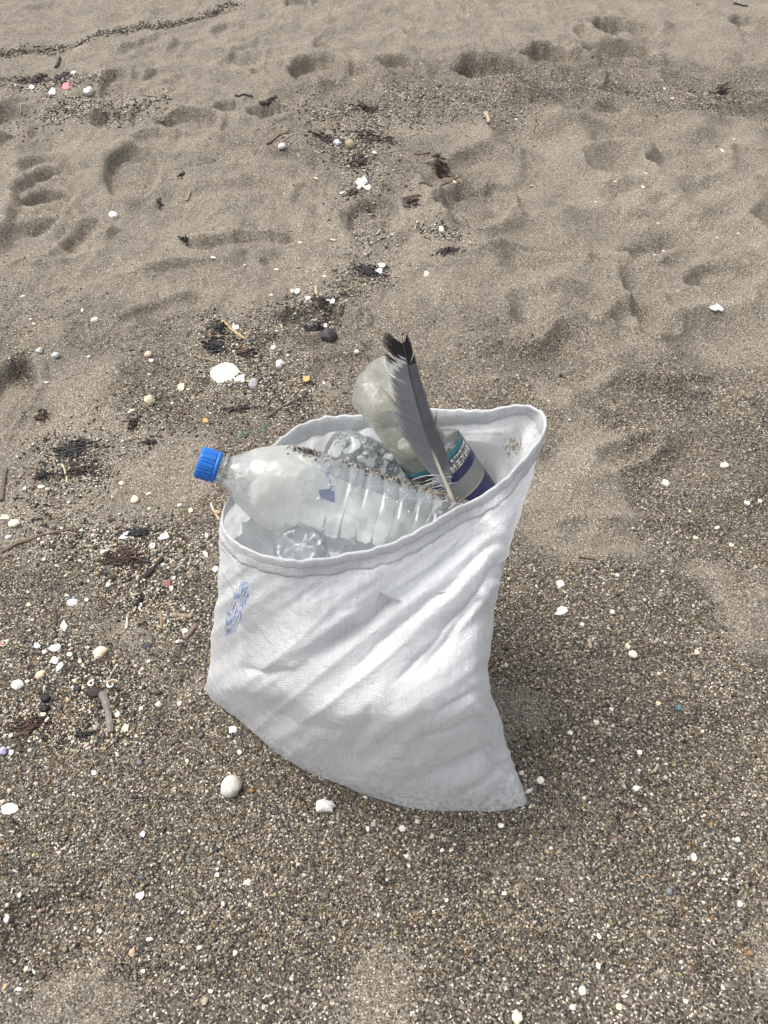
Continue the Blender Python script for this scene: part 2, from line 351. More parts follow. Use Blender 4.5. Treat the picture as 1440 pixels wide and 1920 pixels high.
vv = np.concatenate([np.linspace(0, 1, 24)[:-1], np.linspace(1, 2, 46)[:-1], np.linspace(2, 3, 56)[:-1], np.linspace(3, 4, 46)[:-1], np.linspace(4, 5, 34)])
li = np.minimum(vv.astype(int), LV - 2); lt = (vv - li)[:, None, None]
E = np.concatenate([2 * RU[:, :1] - RU[:, 1:2], RU, 2 * RU[:, -1:] - RU[:, -2:-1]], 1).transpose(1, 0, 2)
S = cr(E[li], E[li + 1], E[li + 2], E[li + 3], lt)          # NV x NU x 3, row 0 is the rim
NV = len(vv)
def normals(S):
    du = np.roll(S, -1, 1) - np.roll(S, 1, 1); dv = np.gradient(S, axis=0)
    n = np.cross(dv, du); n /= np.linalg.norm(n, axis=2, keepdims=True) + 1e-12
    c = S.mean(1, keepdims=True); sg = np.sign(((S - c) * n)[..., :2].sum(2).mean()); return n * sg
def seg(px, py, pts):                                       # signed distance to and place along a polyline, in pixels
    best = np.full(px.shape, 1e9); side = np.zeros(px.shape); along = np.zeros(px.shape)
    L = [math.dist(pts[i], pts[i + 1]) for i in range(len(pts) - 1)]; T = sum(L); acc = 0
    for i in range(len(pts) - 1):
        ax, ay = pts[i]; bx, by = pts[i + 1]; ex, ey = bx - ax, by - ay
        t_ = np.clip(((px - ax) * ex + (py - ay) * ey) / (ex * ex + ey * ey), 0, 1)
        dx = px - ax - t_ * ex; dy = py - ay - t_ * ey; d = np.hypot(dx, dy); k = d < best
        best = np.where(k, d, best); side = np.where(k, np.sign(ex * dy - ey * dx), side); along = np.where(k, (acc + t_ * L[i]) / T, along); acc += L[i]
    return best * side, along
FOLDS = [  # ridge line in photo pixels, height in m, half width each side, fade at start and end
 ([(985, 895), (890, 985), (800, 1040), (700, 1085), (600, 1118), (520, 1130)], .0040, 9, 20, .05, .5),
 ([(972, 945), (890, 1030), (780, 1110), (670, 1165), (560, 1215), (465, 1262)], .0085, 10, 30, .05, .25),
 ([(960, 985), (885, 1075), (800, 1150), (690, 1232), (590, 1285)], .0075, 9, 26, .05, .35),
 ([(952, 1020), (880, 1125), (810, 1205), (730, 1275), (660, 1318)], .0085, 9, 24, .05, .35),
 ([(945, 1060), (905, 1130), (850, 1205), (790, 1270)], .0070, 8, 22, .05, .45),
 ([(932, 1085), (928, 1118), (900, 1140), (870, 1175)], .0080, 8, 14, .10, .5),
 ([(385, 1288), (450, 1280), (540, 1308), (640, 1338), (760, 1336), (850, 1312), (905, 1285)], .0060, 12, 22, .02, .2),
 ([(700, 1402), (800, 1380), (880, 1352), (915, 1330)], .0075, 10, 22, .3, .05),
 ([(820, 1330), (880, 1290), (912, 1262)], .0060, 8, 18, .3, .1),
 ([(600, 1424), (720, 1440), (840, 1418), (925, 1378)], .0050, 10, 24, .3, .1),
 ([(500, 1375), (600, 1400), (690, 1398)], .0035, 12, 20, .4, .4),
 ([(930, 1390), (900, 1450), (820, 1490)], .0050, 9, 20, .1, .4),
 ([(452, 1040), (455, 1150), (452, 1262)], .0050, 7, 9, .1, .1),
 ([(465, 1262), (520, 1245), (590, 1240)], .0040, 8, 12, .3, .5),
 ([(560, 1090), (660, 1082), (760, 1050)], .0022, 8, 14, .4, .3)]
CREASES = [  # sharp valleys: line in photo pixels, depth, half width below and above
 ([(925, 980), (885, 1016), (790, 1100), (690, 1175), (600, 1224), (525, 1252)], .0085, 12, 34, .08, .3),
 ([(940, 1008), (905, 1040), (840, 1105), (765, 1170), (685, 1235), (615, 1284)], .0085, 11, 30, .08, .3),
 ([(948, 1040), (925, 1070), (885, 1135), (830, 1190), (780, 1242), (705, 1312)], .0080, 10, 28, .08, .3),
 ([(912, 1120), (870, 1168), (810, 1242), (765, 1290)], .0065, 9, 22, .1, .35),
 ([(930, 935), (815, 1072), (730, 1118), (640, 1150), (560, 1166)], .0045, 10, 28, .12, .5),
 ([(560, 1255), (500, 1262), (445, 1248)], .0050, 8, 16, .3, .3),
 ([(905, 1345), (850, 1372), (780, 1392), (690, 1400)], .0070, 9, 22, .05, .5),
 ([(925, 1395), (870, 1440), (800, 1466), (720, 1470)], .0060, 9, 22, .05, .5),
 ([(900, 1290), (850, 1318), (800, 1352)], .0050, 8, 16, .1, .4),
 ([(965, 1460), (930, 1440), (905, 1400)], .0050, 7, 14, .2, .3),
 ([(470, 1330), (540, 1352), (640, 1372), (700, 1368)], .0035, 9, 18, .3, .4),
 ([(700, 1300), (690, 1360), (640, 1440)], .0028, 8, 12, .3, .4), ([(800, 1300), (795, 1380), (760, 1470)], .0028, 8, 12, .3, .4)]
fr = np.zeros((NV, NU), bool); fr[:, : int(NU * 7.4 / K)] = True; fr[:, int(NU * 14.2 / K):] = True
N = normals(S); fx, fy = proj(S.reshape(-1, 3)); fx = fx.reshape(NV, NU); fy = fy.reshape(NV, NU)
D = np.zeros((NV, NU))
wob = (fbm(fx / 45, fy / 45, 5, 2) - .5) * 14
for pts, amp, wa, wb, f0, f1 in FOLDS:
    d, al = seg(fx, fy + wob, pts)
    prof = np.where(d < 0, np.exp(-(d / wa) ** 2 / 2), np.exp(-(d / wb) ** 2 / 2)) if pts[0][0] > pts[-1][0] else np.where(d > 0, np.exp(-(d / wa) ** 2 / 2), np.exp(-(d / wb) ** 2 / 2))
    D += .55 * amp * prof * sstep(0, f0, al) * (1 - sstep(1 - f1, 1.0, al)) * fr
for pts, amp, wa, wb, f0, f1 in CREASES:
    d, al = seg(fx, fy + wob * .8, pts); d = d * (1 if pts[0][0] > pts[-1][0] else -1)
    prof = np.where(d < 0, np.exp(-np.abs(d) / wa), np.exp(-np.abs(d) / wb))
    D -= 1.35 * amp * prof * sstep(0, f0, al) * (1 - sstep(1 - f1, 1.0, al)) * fr
uvU = np.tile(np.arange(NU) / NU, (NV, 1))
seglen = np.linalg.norm(np.diff(S, axis=0), axis=2); arc = np.concatenate([np.zeros((1, NU)), np.cumsum(seglen, 0)], 0)     # metres below the rim
W = np.cos(2 * np.pi * uvU) * 3; W2 = np.sin(2 * np.pi * uvU) * 3
body = sstep(.0, .05, arc)
qx = S[..., 0] + .55 * S[..., 1]; qz = S[..., 2] - .45 * S[..., 1]
dg = np.where(fr, (fx * .80 - fy * .60) / 1750, qx * .75 + qz * .66); dn_ = np.where(fr, (fx * .60 + fy * .80) / 1750, -qx * .66 + qz * .75)
D += (fbm(dg * 5, dn_ * 34, 120, 2) - .5) * .012 * body * np.where(fr, 1, 1.2) + (np.abs(fbm(dg * 6 + 3, dn_ * 44, 124, 2) - .5) - .1) * -.010 * body + (fbm(np.tile(np.arange(NU) / 9.0, (NV, 1)), arc * 9, 126, 2) - .5) * .0035 * (1 - sstep(.04, .12, arc)) * sstep(.02, .03, arc) + (fbm(qx * 90, qz * 90, 128, 2) - .5) * .0016
bk = ~fr
D += bk * body * np.sin(W * 9 + W2 * 5 + arc * 22) * .004
D *= (1 - .85 * sstep(4.6, 5.0, vv))[:, None]
S = S + N * D[..., None]
S[-1, :, :2] += (np.stack([vnoise(np.arange(NU) / 7.0, np.zeros(NU), 8), vnoise(np.arange(NU) / 7.0, np.ones(NU) * 5, 9)], 1) - .5) * .008
S[0:8, :, 2] += ((vnoise(np.arange(NU) / 5.0, np.zeros(NU), 7) - .5) * .003)[None] * np.linspace(1, 0, 8)[:, None]
N = normals(S); arc = np.concatenate([np.zeros((1, NU)), np.cumsum(np.linalg.norm(np.diff(S, axis=0), axis=2), 0)], 0)
m, t, p, out = nt('woven_polypropylene')
uvn = nd(t, 'ShaderNodeUVMap'); sp = nd(t, 'ShaderNodeSeparateXYZ'); t.links.new(uvn.outputs[0], sp.inputs[0])
tc = nd(t, 'ShaderNodeTexCoord')
su = math_(t, 'SINE', math_(t, 'MULTIPLY', sp.outputs[0], 2 * math.pi / .0038)); sv = math_(t, 'SINE', math_(t, 'MULTIPLY', sp.outputs[1], 2 * math.pi / .0038))
wv = math_(t, 'MULTIPLY', su, sv)
mp = nd(t, 'ShaderNodeMapping'); mp.inputs['Scale'].default_value = (420, 30, 1); t.links.new(uvn.outputs[0], mp.inputs[0])
fib = nd(t, 'ShaderNodeTexNoise', Scale=1.0, Detail=3.0); t.links.new(mp.outputs[0], fib.inputs['Vector'])
mp2 = nd(t, 'ShaderNodeMapping'); mp2.inputs['Scale'].default_value = (30, 420, 1); t.links.new(uvn.outputs[0], mp2.inputs[0])
fib2 = nd(t, 'ShaderNodeTexNoise', Scale=1.0, Detail=3.0); t.links.new(mp2.outputs[0], fib2.inputs['Vector'])
dirt = nd(t, 'ShaderNodeTexNoise', Scale=9.0, Detail=7.0, Roughness=.7); t.links.new(tc.outputs['Object'], dirt.inputs['Vector'])
spk = nd(t, 'ShaderNodeTexNoise', Scale=330.0, Detail=2.0); t.links.new(tc.outputs['Object'], spk.inputs['Vector'])
r1 = ramp(t, [(.33, (.79, .80, .81)), (.60, (.86, .87, .885))]); t.links.new(dirt.outputs[0], r1.inputs[0])
r2 = ramp(t, [(.25, (.88, .88, .87)), (.5, (1, 1, 1))]); t.links.new(fib.outputs[0], r2.inputs[0])
base = mixc(t, 1.0, r1.outputs[0], r2.outputs[0], 'MULTIPLY')
wr = ramp(t, [(.0, (.955, .955, .96)), (.6, (1, 1, 1))]); t.links.new(math_(t, 'MULTIPLY_ADD', wv, .5, .5), wr.inputs[0])
base = mixc(t, 1.0, base, wr.outputs[0], 'MULTIPLY')
r3 = ramp(t, [(.70, (1, 1, 1)), (.76, (.45, .42, .38))]); t.links.new(spk.outputs[0], r3.inputs[0])
base = mixc(t, .7, base, r3.outputs[0], 'MULTIPLY')
# dust and wet sand smeared on the foot of the sack
gs2 = nd(t, 'ShaderNodeSeparateXYZ'); t.links.new(tc.outputs['Object'], gs2.inputs[0])
dst = nd(t, 'ShaderNodeMapRange'); dst.inputs['From Min'].default_value = .0; dst.inputs['From Max'].default_value = .07; dst.inputs['To Min'].default_value = .60; dst.inputs['To Max'].default_value = .0; t.links.new(gs2.outputs[2], dst.inputs['Value'])
sp2 = nd(t, 'ShaderNodeTexNoise', Scale=160.0, Detail=5.0, Roughness=.7); t.links.new(tc.outputs['Object'], sp2.inputs['Vector'])
sr = ramp(t, [(.46, (0, 0, 0)), (.62, (1, 1, 1))]); t.links.new(sp2.outputs[0], sr.inputs[0])
base = mixc(t, math_(t, 'MULTIPLY', dst.outputs[0], sr.outputs[0]), base, (.20, .17, .13))
# faded blue print: brush-like strokes where the attribute says so
pa = nd(t, 'ShaderNodeAttribute', attribute_name='print'); ps = nd(t, 'ShaderNodeSeparateColor'); t.links.new(pa.outputs['Color'], ps.inputs[0])
cx = nd(t, 'ShaderNodeCombineXYZ'); t.links.new(ps.outputs[0], cx.inputs[0]); t.links.new(ps.outputs[1], cx.inputs[1])
mp3 = nd(t, 'ShaderNodeMapping'); mp3.inputs['Scale'].default_value = (11, 4.0, 1); mp3.inputs['Rotation'].default_value = (0, 0, R(14)); t.links.new(cx.outputs[0], mp3.inputs[0])
pn = nd(t, 'ShaderNodeTexNoise', Scale=1.0, Detail=2.0); t.links.new(mp3.outputs[0], pn.inputs['Vector'])
pr_ = ramp(t, [(.49, (0, 0, 0)), (.53, (1, 1, 1))]); t.links.new(pn.outputs[0], pr_.inputs[0])
pf = math_(t, 'MULTIPLY', math_(t, 'MULTIPLY', pr_.outputs[0], ps.outputs[2]), .8)
base = mixc(t, pf, base, (.10, .26, .62))
t.links.new(base, p.inputs['Base Color']); p.inputs['Roughness'].default_value = .38; p.inputs['Specular IOR Level'].default_value = .5
ck = nd(t, 'ShaderNodeTexNoise', Scale=95.0, Detail=5.0, Roughness=.62, Distortion=.6); t.links.new(tc.outputs['Object'], ck.inputs['Vector'])
hs_ = math_(t, 'MULTIPLY_ADD', ck.outputs[0], .0030, math_(t, 'MULTIPLY', wv, .00020)); hs_ = math_(t, 'MULTIPLY_ADD', fib.outputs[0], .0006, hs_); hs_ = math_(t, 'MULTIPLY_ADD', fib2.outputs[0], .0006, hs_)
h3 = bump(t, hs_, .75, 1.0)
t.links.new(h3, p.inputs['Normal'])
tr = nd(t, 'ShaderNodeBsdfTranslucent'); t.links.new(base, tr.inputs[0]); t.links.new(h3, tr.inputs['Normal'])
ms = nd(t, 'ShaderNodeMixShader'); ms.inputs[0].default_value = .42; t.links.new(p.outputs[0], ms.inputs[1]); t.links.new(tr.outputs[0], ms.inputs[2])
# frayed gaps between tapes near the right tip
fa = nd(t, 'ShaderNodeAttribute', attribute_name='fray')
mp4 = nd(t, 'ShaderNodeMapping'); mp4.inputs['Scale'].default_value = (330, 110, 1); mp4.inputs['Rotation'].default_value = (0, 0, R(30)); t.links.new(uvn.outputs[0], mp4.inputs[0])
fn = nd(t, 'ShaderNodeTexNoise', Scale=1.0, Detail=1.0); t.links.new(mp4.outputs[0], fn.inputs['Vector'])
fg = math_(t, 'GREATER_THAN', math_(t, 'MULTIPLY', fn.outputs[0], fa.outputs['Fac']), .47)
tp = nd(t, 'ShaderNodeBsdfTransparent'); ms2 = nd(t, 'ShaderNodeMixShader'); t.links.new(fg, ms2.inputs[0]); t.links.new(ms.outputs[0], ms2.inputs[1]); t.links.new(tp.outputs[0], ms2.inputs[2])
t.links.new(ms2.outputs[0], out.inputs['Surface'])
WEAVE = m
sack = empty('woven_sack', Matrix.Translation((0, .56, 0)), label='open white woven plastic sack stuffed with bottles standing on the sand', cat='sack')
V = S.reshape(-1, 3) - np.array([0, .56, 0]); Fc = grid_faces(NV, NU)
gl_ = np.linalg.norm(np.roll(S, -1, 1) - S, axis=2)[20:110].mean(0); UL = np.concatenate([[0], np.cumsum(gl_)[:-1]])     # metres along the weave
uvs = np.stack([np.tile(UL, (NV, 1)).ravel(), arc.ravel()], 1)
body_o = mk('body', V, Fc, WEAVE, sack, uv=uvs)
# attributes for print and fray
fx, fy = proj(S.reshape(-1, 3)); frv = fr.ravel()
a_, b_ = np.array([428, 1195.]), np.array([462, 1092.]); e_ = b_ - a_; L_ = np.linalg.norm(e_); e_ /= L_; n_ = np.array([-e_[1], e_[0]])
lu = ((fx - a_[0]) * e_[0] + (fy - a_[1]) * e_[1]) / L_; lv_ = ((fx - a_[0]) * n_[0] + (fy - a_[1]) * n_[1])
wid = np.interp(lu, [0, .15, .4, .5, .58, .75, 1.0], [3, 10, 17, 8, 13, 14, 6]); msk = (np.abs(lv_ + 2) < wid) * sstep(-.04, .02, lu) * (1 - sstep(.98, 1.04, lu)) * frv
pc = np.ones((len(V), 4), np.float32); pc[:, 0] = lv_ / 25; pc[:, 1] = lu * 2; pc[:, 2] = msk
body_o.data.attributes.new('print', 'FLOAT_COLOR', 'POINT').data.foreach_set('color', pc.ravel())
fyv = np.exp(-(((fx - 962) / 34) ** 2 + ((fy - 838) / 42) ** 2)) * (~(fr.ravel()) | (fx > 1000)); fyv = np.maximum(fyv, np.exp(-(((fx - 1008) / 16) ** 2 + ((fy - 800) / 40) ** 2)) * .9)
body_o.data.attributes.new('fray', 'FLOAT', 'POINT').data.foreach_set('value', fyv.astype(np.float32))
# base of the sack
mk('base_panel', np.concatenate([V[-NU:], V[-NU:].mean(0)[None]]), [(i, (i + 1) % NU, NU) for i in range(NU)], WEAVE, sack, uv=np.concatenate([V[-NU:, :2], [[0, 0]]]))
# folded hem running round the mouth
def along(d):
    r = np.empty((NU, 3)); n = np.empty((NU, 3)); ar = arc
    for k in range(3):
        r[:, k] = [np.interp(d, ar[:40, j], S[:40, j, k]) for j in range(NU)]; n[:, k] = [np.interp(d, ar[:40, j], N[:40, j, k]) for j in range(NU)]
    return r, n
HP = [(.0235, -.0004), (.0232, .0009), (.0200, .0012), (.0150, .0011), (.0126, .0010), (.0119, .0002), (.0112, .0010), (.0090, .0012), (.0050, .0011), (.0015, .0013), (-.0006, .0008), (-.0008, -.0004), (.0010, -.0012), (.0060, -.0011), (.0205, -.0010), (.0220, .0004)]
hv = []; hu = []
for d, off in HP:
    r, n = along(max(d, 0)); jit = (vnoise(np.arange(NU) / 3.0, np.full(NU, d * 900), 17) - .5) * .0005
    pnt = r + n * (off + jit * (abs(off) > .0007))[:, None]
    if d < 0: pnt[:, 2] -= d
    hv.append(pnt); hu.append(np.stack([UL, np.full(NU, d + (.05 if off < 0 else 0))], 1))
hem = mk('hem', np.concatenate(hv) - np.array([0, .56, 0]), grid_faces(len(HP), NU), WEAVE, sack, uv=np.concatenate(hu))
# stitches along the hem
st = MB(); r, n = along(.0119)
for j in range(0, NU):
    a = r[j] + n[j] * .0008; b = r[(j + 1) % NU] + n[(j + 1) % NU] * .0008
    st.tube([a + (b - a) * .1, (a + b) / 2 + n[j] * .0006, a + (b - a) * .9], [.0003, .0006, .0003], 4)
THREAD = simple('white_thread', (.68, .68, .66), (.8, .8, .79), 300.0, .6)
so_ = st.build('stitching', THREAD, hem); so_.location = (0, -.56, 0)
# ------------------------------------------------------------------ clear plastic
def pet(name, tint=(.93, .95, .95), haze=.16, hazecol=(.74, .75, .74), stain=None, rough=.07):
    m, t, p, out = nt(name); t.nodes.remove(p)
    tc = nd(t, 'ShaderNodeTexCoord')
    n = nd(t, 'ShaderNodeTexNoise', Scale=22.0, Detail=6.0, Roughness=.7); t.links.new(tc.outputs['Object'], n.inputs['Vector'])
    n2 = nd(t, 'ShaderNodeTexNoise', Scale=46.0, Detail=2.0); t.links.new(tc.outputs['Object'], n2.inputs['Vector'])
    bm = bump(t, n2.outputs[0], .6, .006)
    tp = nd(t, 'ShaderNodeBsdfTransparent'); tp.inputs[0].default_value = (*tint, 1)
    gl = nd(t, 'ShaderNodeBsdfGlossy', Roughness=rough); t.links.new(bm, gl.inputs['Normal']); gl.inputs[0].default_value = (.95, .97, 1, 1)
    fz = nd(t, 'ShaderNodeFresnel', IOR=1.5); t.links.new(bm, fz.inputs['Normal'])
    m1 = nd(t, 'ShaderNodeMixShader'); t.links.new(fz.outputs[0], m1.inputs[0]); t.links.new(tp.outputs[0], m1.inputs[1]); t.links.new(gl.outputs[0], m1.inputs[2])
    df = nd(t, 'ShaderNodeBsdfDiffuse'); tl = nd(t, 'ShaderNodeBsdfTranslucent')
    cc = ramp(t, [(.3, hazecol), (.75, tuple(c * .82 for c in hazecol))]); t.links.new(n.outputs[0], cc.inputs[0]); c = cc.outputs[0]
    fac = nd(t, 'ShaderNodeMapRange'); fac.inputs['From Min'].default_value = .3; fac.inputs['From Max'].default_value = .75
    fac.inputs['To Min'].default_value = haze * .55; fac.inputs['To Max'].default_value = haze * 1.5; t.links.new(n.outputs[0], fac.inputs['Value']); fc = fac.outputs[0]
    if stain:      # (lo, hi, extra, colour): cloudy residue between two places along the bottle
        lo, hi, ex, sc = stain; s = nd(t, 'ShaderNodeSeparateXYZ'); t.links.new(tc.outputs['Object'], s.inputs[0])
        zz = math_(t, 'ADD', s.outputs[2], math_(t, 'MULTIPLY', math_(t, 'SUBTRACT', n2.outputs[0], .5), .09))
        a = nd(t, 'ShaderNodeMapRange', interpolation_type='SMOOTHSTEP'); a.inputs['From Min'].default_value = lo; a.inputs['From Max'].default_value = lo + .02; t.links.new(zz, a.inputs['Value'])
        b = nd(t, 'ShaderNodeMapRange', interpolation_type='SMOOTHSTEP'); b.inputs['From Min'].default_value = hi; b.inputs['From Max'].default_value = hi + .02; b.inputs['To Min'].default_value = 1; b.inputs['To Max'].default_value = 0; t.links.new(zz, b.inputs['Value'])
        sm = math_(t, 'MULTIPLY', math_(t, 'MULTIPLY', a.outputs[0], b.outputs[0]), math_(t, 'MULTIPLY_ADD', n.outputs[0], .9, .5))
        c = mixc(t, sm, c, sc); fc = math_(t, 'ADD', fc, math_(t, 'MULTIPLY', sm, ex))
    t.links.new(c, df.inputs[0]); t.links.new(c, tl.inputs[0])
    m2 = nd(t, 'ShaderNodeMixShader'); m2.inputs[0].default_value = .45; t.links.new(df.outputs[0], m2.inputs[1]); t.links.new(tl.outputs[0], m2.inputs[2])
    m3 = nd(t, 'ShaderNodeMixShader'); t.links.new(fc, m3.inputs[0]); t.links.new(m1.outputs[0], m3.inputs[1]); t.links.new(m2.outputs[0], m3.inputs[2])
    t.links.new(m3.outputs[0], out.inputs['Surface']); return m
def axis_matrix(a, b, roll_to=Vector((0, -.68, .73))):
    z = (b - a).normalized(); x = roll_to - z * roll_to.dot(z); x.normalize(); y = z.cross(x)
    M = Matrix((x, y, z)).transposed().to_4x4(); M.translation = a; return M
def lathe(prof, n=64, fn=None, cap0=False, cap1=False):
    th = np.arange(n) / n * 2 * np.pi; V = []
    for (z, r) in prof: V.append(np.stack([r * np.cos(th), r * np.sin(th), np.full(n, z)], 1))
    V = np.concatenate(V)
    if fn is not None: V = fn(V)
    Fc = [tuple(x) for x in grid_faces(len(prof), n)]
    if cap0: Fc.append(tuple(range(n))[::-1])
    if cap1: Fc.append(tuple((len(prof) - 1) * n + k for k in range(n)))
    return V, Fc
def interp_prof(pts, step):
    z = [a for a, b in pts]; out_ = []
    for i in range(len(pts) - 1):
        k = max(1, int(abs(pts[i + 1][0] - pts[i][0]) / step))
        for j in range(k): out_.append((pts[i][0] + (pts[i + 1][0] - pts[i][0]) * j / k, pts[i][1] + (pts[i + 1][1] - pts[i][1]) * j / k))
    return out_ + [pts[-1]]
# ---- the large bottle with the blue cap
A, B = P(374, 866, .424), P(866, 1022, .312); M = axis_matrix(A, B) @ Matrix.Scale(1.10, 4)
big = empty('large_bottle', M, label='large clear ribbed plastic bottle with blue screw cap lying across the sack mouth', cat='bottle')
PETB = pet('clear_bottle_plastic', haze=.20, hazecol=(.87, .88, .87), stain=(.030, .090, .17, (.84, .83, .76)))
sh = [(.019, .0128), (.0225, .0128), (.023, .0158), (.025, .0158), (.0255, .0140), (.030, .0160), (.037, .0212), (.047, .0292), (.060, .0362), (.076, .0418), (.092, .0448), (.108, .0458), (.124, .0460)]
pr = interp_prof(sh, .0025); z = .124
while z < .262:
    for k in range(10):
        zz = z + k * .0018; g_ = .0028 * math.exp(-((k - 7) / 1.1) ** 2)
        pr.append((zz + .0012, .0460 - g_))
    z += .018
pr += [(.270, .0460), (.280, .0458), (.290, .0440), (.297, .0400), (.300, .0330), (.298, .022), (.293, .008)]
def dent(V):
    th = np.arctan2(V[:, 1], V[:, 0]); r = np.hypot(V[:, 0], V[:, 1]); zz = V[:, 2]
    k = 1 + .035 * (fbm(np.cos(th) * 2 + 5, np.sin(th) * 2 + zz * 14, 200, 2) - .5) * sstep(.04, .1, zz)
    k -= .10 * np.exp(-(((th - .5) / .5) ** 2 + ((zz - .085) / .02) ** 2)) + .07 * np.exp(-(((th + 1.0) / .5) ** 2 + ((zz - .20) / .03) ** 2))
    V[:, 0] *= k; V[:, 1] *= k; return V
v_, f_ = lathe(pr, 96, dent, cap1=True); mk('body', v_, f_, PETB, big)
CAPB = simple('blue_cap_plastic', (.010, .115, .42), (.016, .15, .52), 90.0, .42, .0003, .4)
n = 120; cp = [(-.001, .0120), (-.0015, .0135), (-.0006, .0148), (.001, .0154), (.0135, .0156), (.0142, .0148)]
def knurl(V):
    th = np.arctan2(V[:, 1], V[:, 0]); k = 1 + .022 * np.sign(np.sin(th * 60)) * ((V[:, 2] > .0008) & (V[:, 2] < .0138)); V[:, 0] *= k; V[:, 1] *= k; return V
v_, f_ = lathe(cp, n, knurl, cap0=True); cap_o = mk('cap', v_, f_, CAPB, big, smooth=False)
v_, f_ = lathe([(.0144, .0148), (.0150, .0157), (.0185, .0159), (.0190, .0146)], 96); mk('tamper_ring', v_, f_, CAPB, cap_o)
# torn scrap of blue label still on the shoulder
BLUE = simple('blue_label_ink', (.06, .10, .36), (.36, .42, .60), 70.0, .5)
def patch(name, z0, z1, t0, t1, rad, mat, parent, edge=.25, nn=14, seed=3):
    zs = np.linspace(0, 1, nn); ts = np.linspace(0, 1, nn); V = []
    for a in zs:
        for b in ts:
            e0 = edge * (vnoise(np.array([b * 5]), np.array([seed * 3.1]), seed)[0]); e1 = edge * vnoise(np.array([b * 5]), np.array([seed * 7.7]), seed + 1)[0]
            aa = e0 + a * (1 - e0 - e1); th = t0 + (t1 - t0) * b; zz = z0 + (z1 - z0) * aa; r = rad(zz) if callable(rad) else rad
            V.append((r * math.cos(th), r * math.sin(th), zz))
    return mk(name, V, grid_faces(nn, nn, False), mat, parent)
RB = lambda z: float(np.interp(z, [a for a, b in pr], [b for a, b in pr])) * .985
patch('label_scrap', .098, .134, -.75, -.05, RB, BLUE, big, .85, 24, 4)
patch('label_scrap', .085, .112, -1.0, -.35, RB, simple('pale_label_paper', (.55, .60, .58), (.70, .72, .66), 100.0, .7), big, .5, 14, 9)
# water beads inside the bottle
bd = MB()
for k in range(46):
    zz = random.uniform(.11, .28); th = random.uniform(-1.0, 1.1); r = RB(zz) * 1.012; s = random.uniform(.0008, .0021)
    c = Vector((r * math.cos(th), r * math.sin(th), zz)); u1 = Vector((-math.sin(th), math.cos(th), 0)); u2 = Vector((0, 0, 1)); u3 = Vector((math.cos(th), math.sin(th), 0))
    vs = [c + u3 * s * .5] + [c + (u1 * math.cos(q_) + u2 * math.sin(q_)) * s * .75 + u3 * s * .3 for q_ in np.arange(8) * .785] + [c + (u1 * math.cos(q_) + u2 * math.sin(q_)) * s - u3 * s * .1 for q_ in np.arange(8) * .785]
    fs = [(0, 1 + i, 1 + (i + 1) % 8) for i in range(8)] + [(1 + i, 9 + i, 9 + (i + 1) % 8, 1 + (i + 1) % 8) for i in range(8)]
    bd.add(vs, fs)
DROP, t, p, out = nt('water_bead'); p.inputs['Roughness'].default_value = .05; p.inputs['Base Color'].default_value = (.75, .77, .78, 1); p.inputs['Transmission Weight'].default_value = .7; p.inputs['IOR'].default_value = 1.33
bd.build('water_beads', DROP, big, kind='stuff')
# sand stuck along the upper side of the bottle
gx_, gy_, gz_, gs_ = [], [], [], []
for k in range(1100):
    tz = random.random(); zz = .075 + .215 * tz; top = M.to_3x3().inverted() @ Vector((0, .25, 1)); tb = math.atan2(top.y, top.x)
    cl_ = vnoise(np.array([tz * 9]), np.array([.5]), 33)[0]
    if random.random() > cl_ * 1.3: continue
    th = tb + random.gauss(-.18, .10 if tz > .2 else .16); q_ = M @ Vector((RB(zz) * 1.02 * math.cos(th), RB(zz) * 1.02 * math.sin(th), zz)); gx_.append(q_.x); gy_.append(q_.y); gz_.append(q_.z); gs_.append(random.uniform(.0014, .0038))
for k in range(120):
    zz = .10 + .19 * random.random(); th = tb + random.gauss(-.5, .45); q_ = M @ Vector((RB(zz) * 1.02 * math.cos(th), RB(zz) * 1.02 * math.sin(th), zz)); gx_.append(q_.x); gy_.append(q_.y); gz_.append(q_.z); gs_.append(random.uniform(.0008, .0018))
for k in range(150):                                         # dark clot by the shoulder
    zz = .093 + random.gauss(0, .007); th = tb - .12 + random.gauss(0, .10) + (zz - .09) * 6; q_ = M @ Vector((RB(zz) * 1.02 * math.cos(th), RB(zz) * 1.02 * math.sin(th), zz)); gx_.append(q_.x); gy_.append(q_.y); gz_.append(q_.z + random.uniform(0, .002)); gs_.append(random.uniform(.0012, .003))
gc = gcols(len(gx_)) * .85; gc[-150:] *= .45
grit('sand_on_bottle', np.array(gx_), np.array(gy_), np.array(gs_), gc, 'sand grains and dark dirt stuck on the large bottle', z=np.array(gz_), lift=.1)
# ---- small upturned clear bottle at the front of the mouth
PETC = pet('thin_clear_plastic', haze=.13, rough=.08)
a = P(561, 1020, .378); M2 = axis_matrix(a + Vector((0, 0, .0)), a + Vector((.012, .012, -.17)), Vector((1, 0, 0)))
sm = empty('small_clear_bottle', M2, label='small clear bottle upside down, its round base showing at the front of the sack', cat='bottle')
pr2 = [(.006, .003), (.005, .010), (.0015, .018), (.000, .0225), (.002, .0262), (.006, .0280), (.012, .0284)] + [(.012 + k * .004, .0284 - .0012 * (k % 4 == 3)) for k in range(1, 24)] + [(.115, .026), (.135, .016), (.145, .0115), (.165, .0115)]
def petal(V):
    th = np.arctan2(V[:, 1], V[:, 0]); V[:, 2] += .0030 * np.cos(th * 5) * np.exp(-((np.hypot(V[:, 0], V[:, 1]) - .016) / .007) ** 2) * (V[:, 2] < .012); return V
v_, f_ = lathe(pr2, 80, petal, cap0=True); mk('body', v_, f_, PETC, sm)
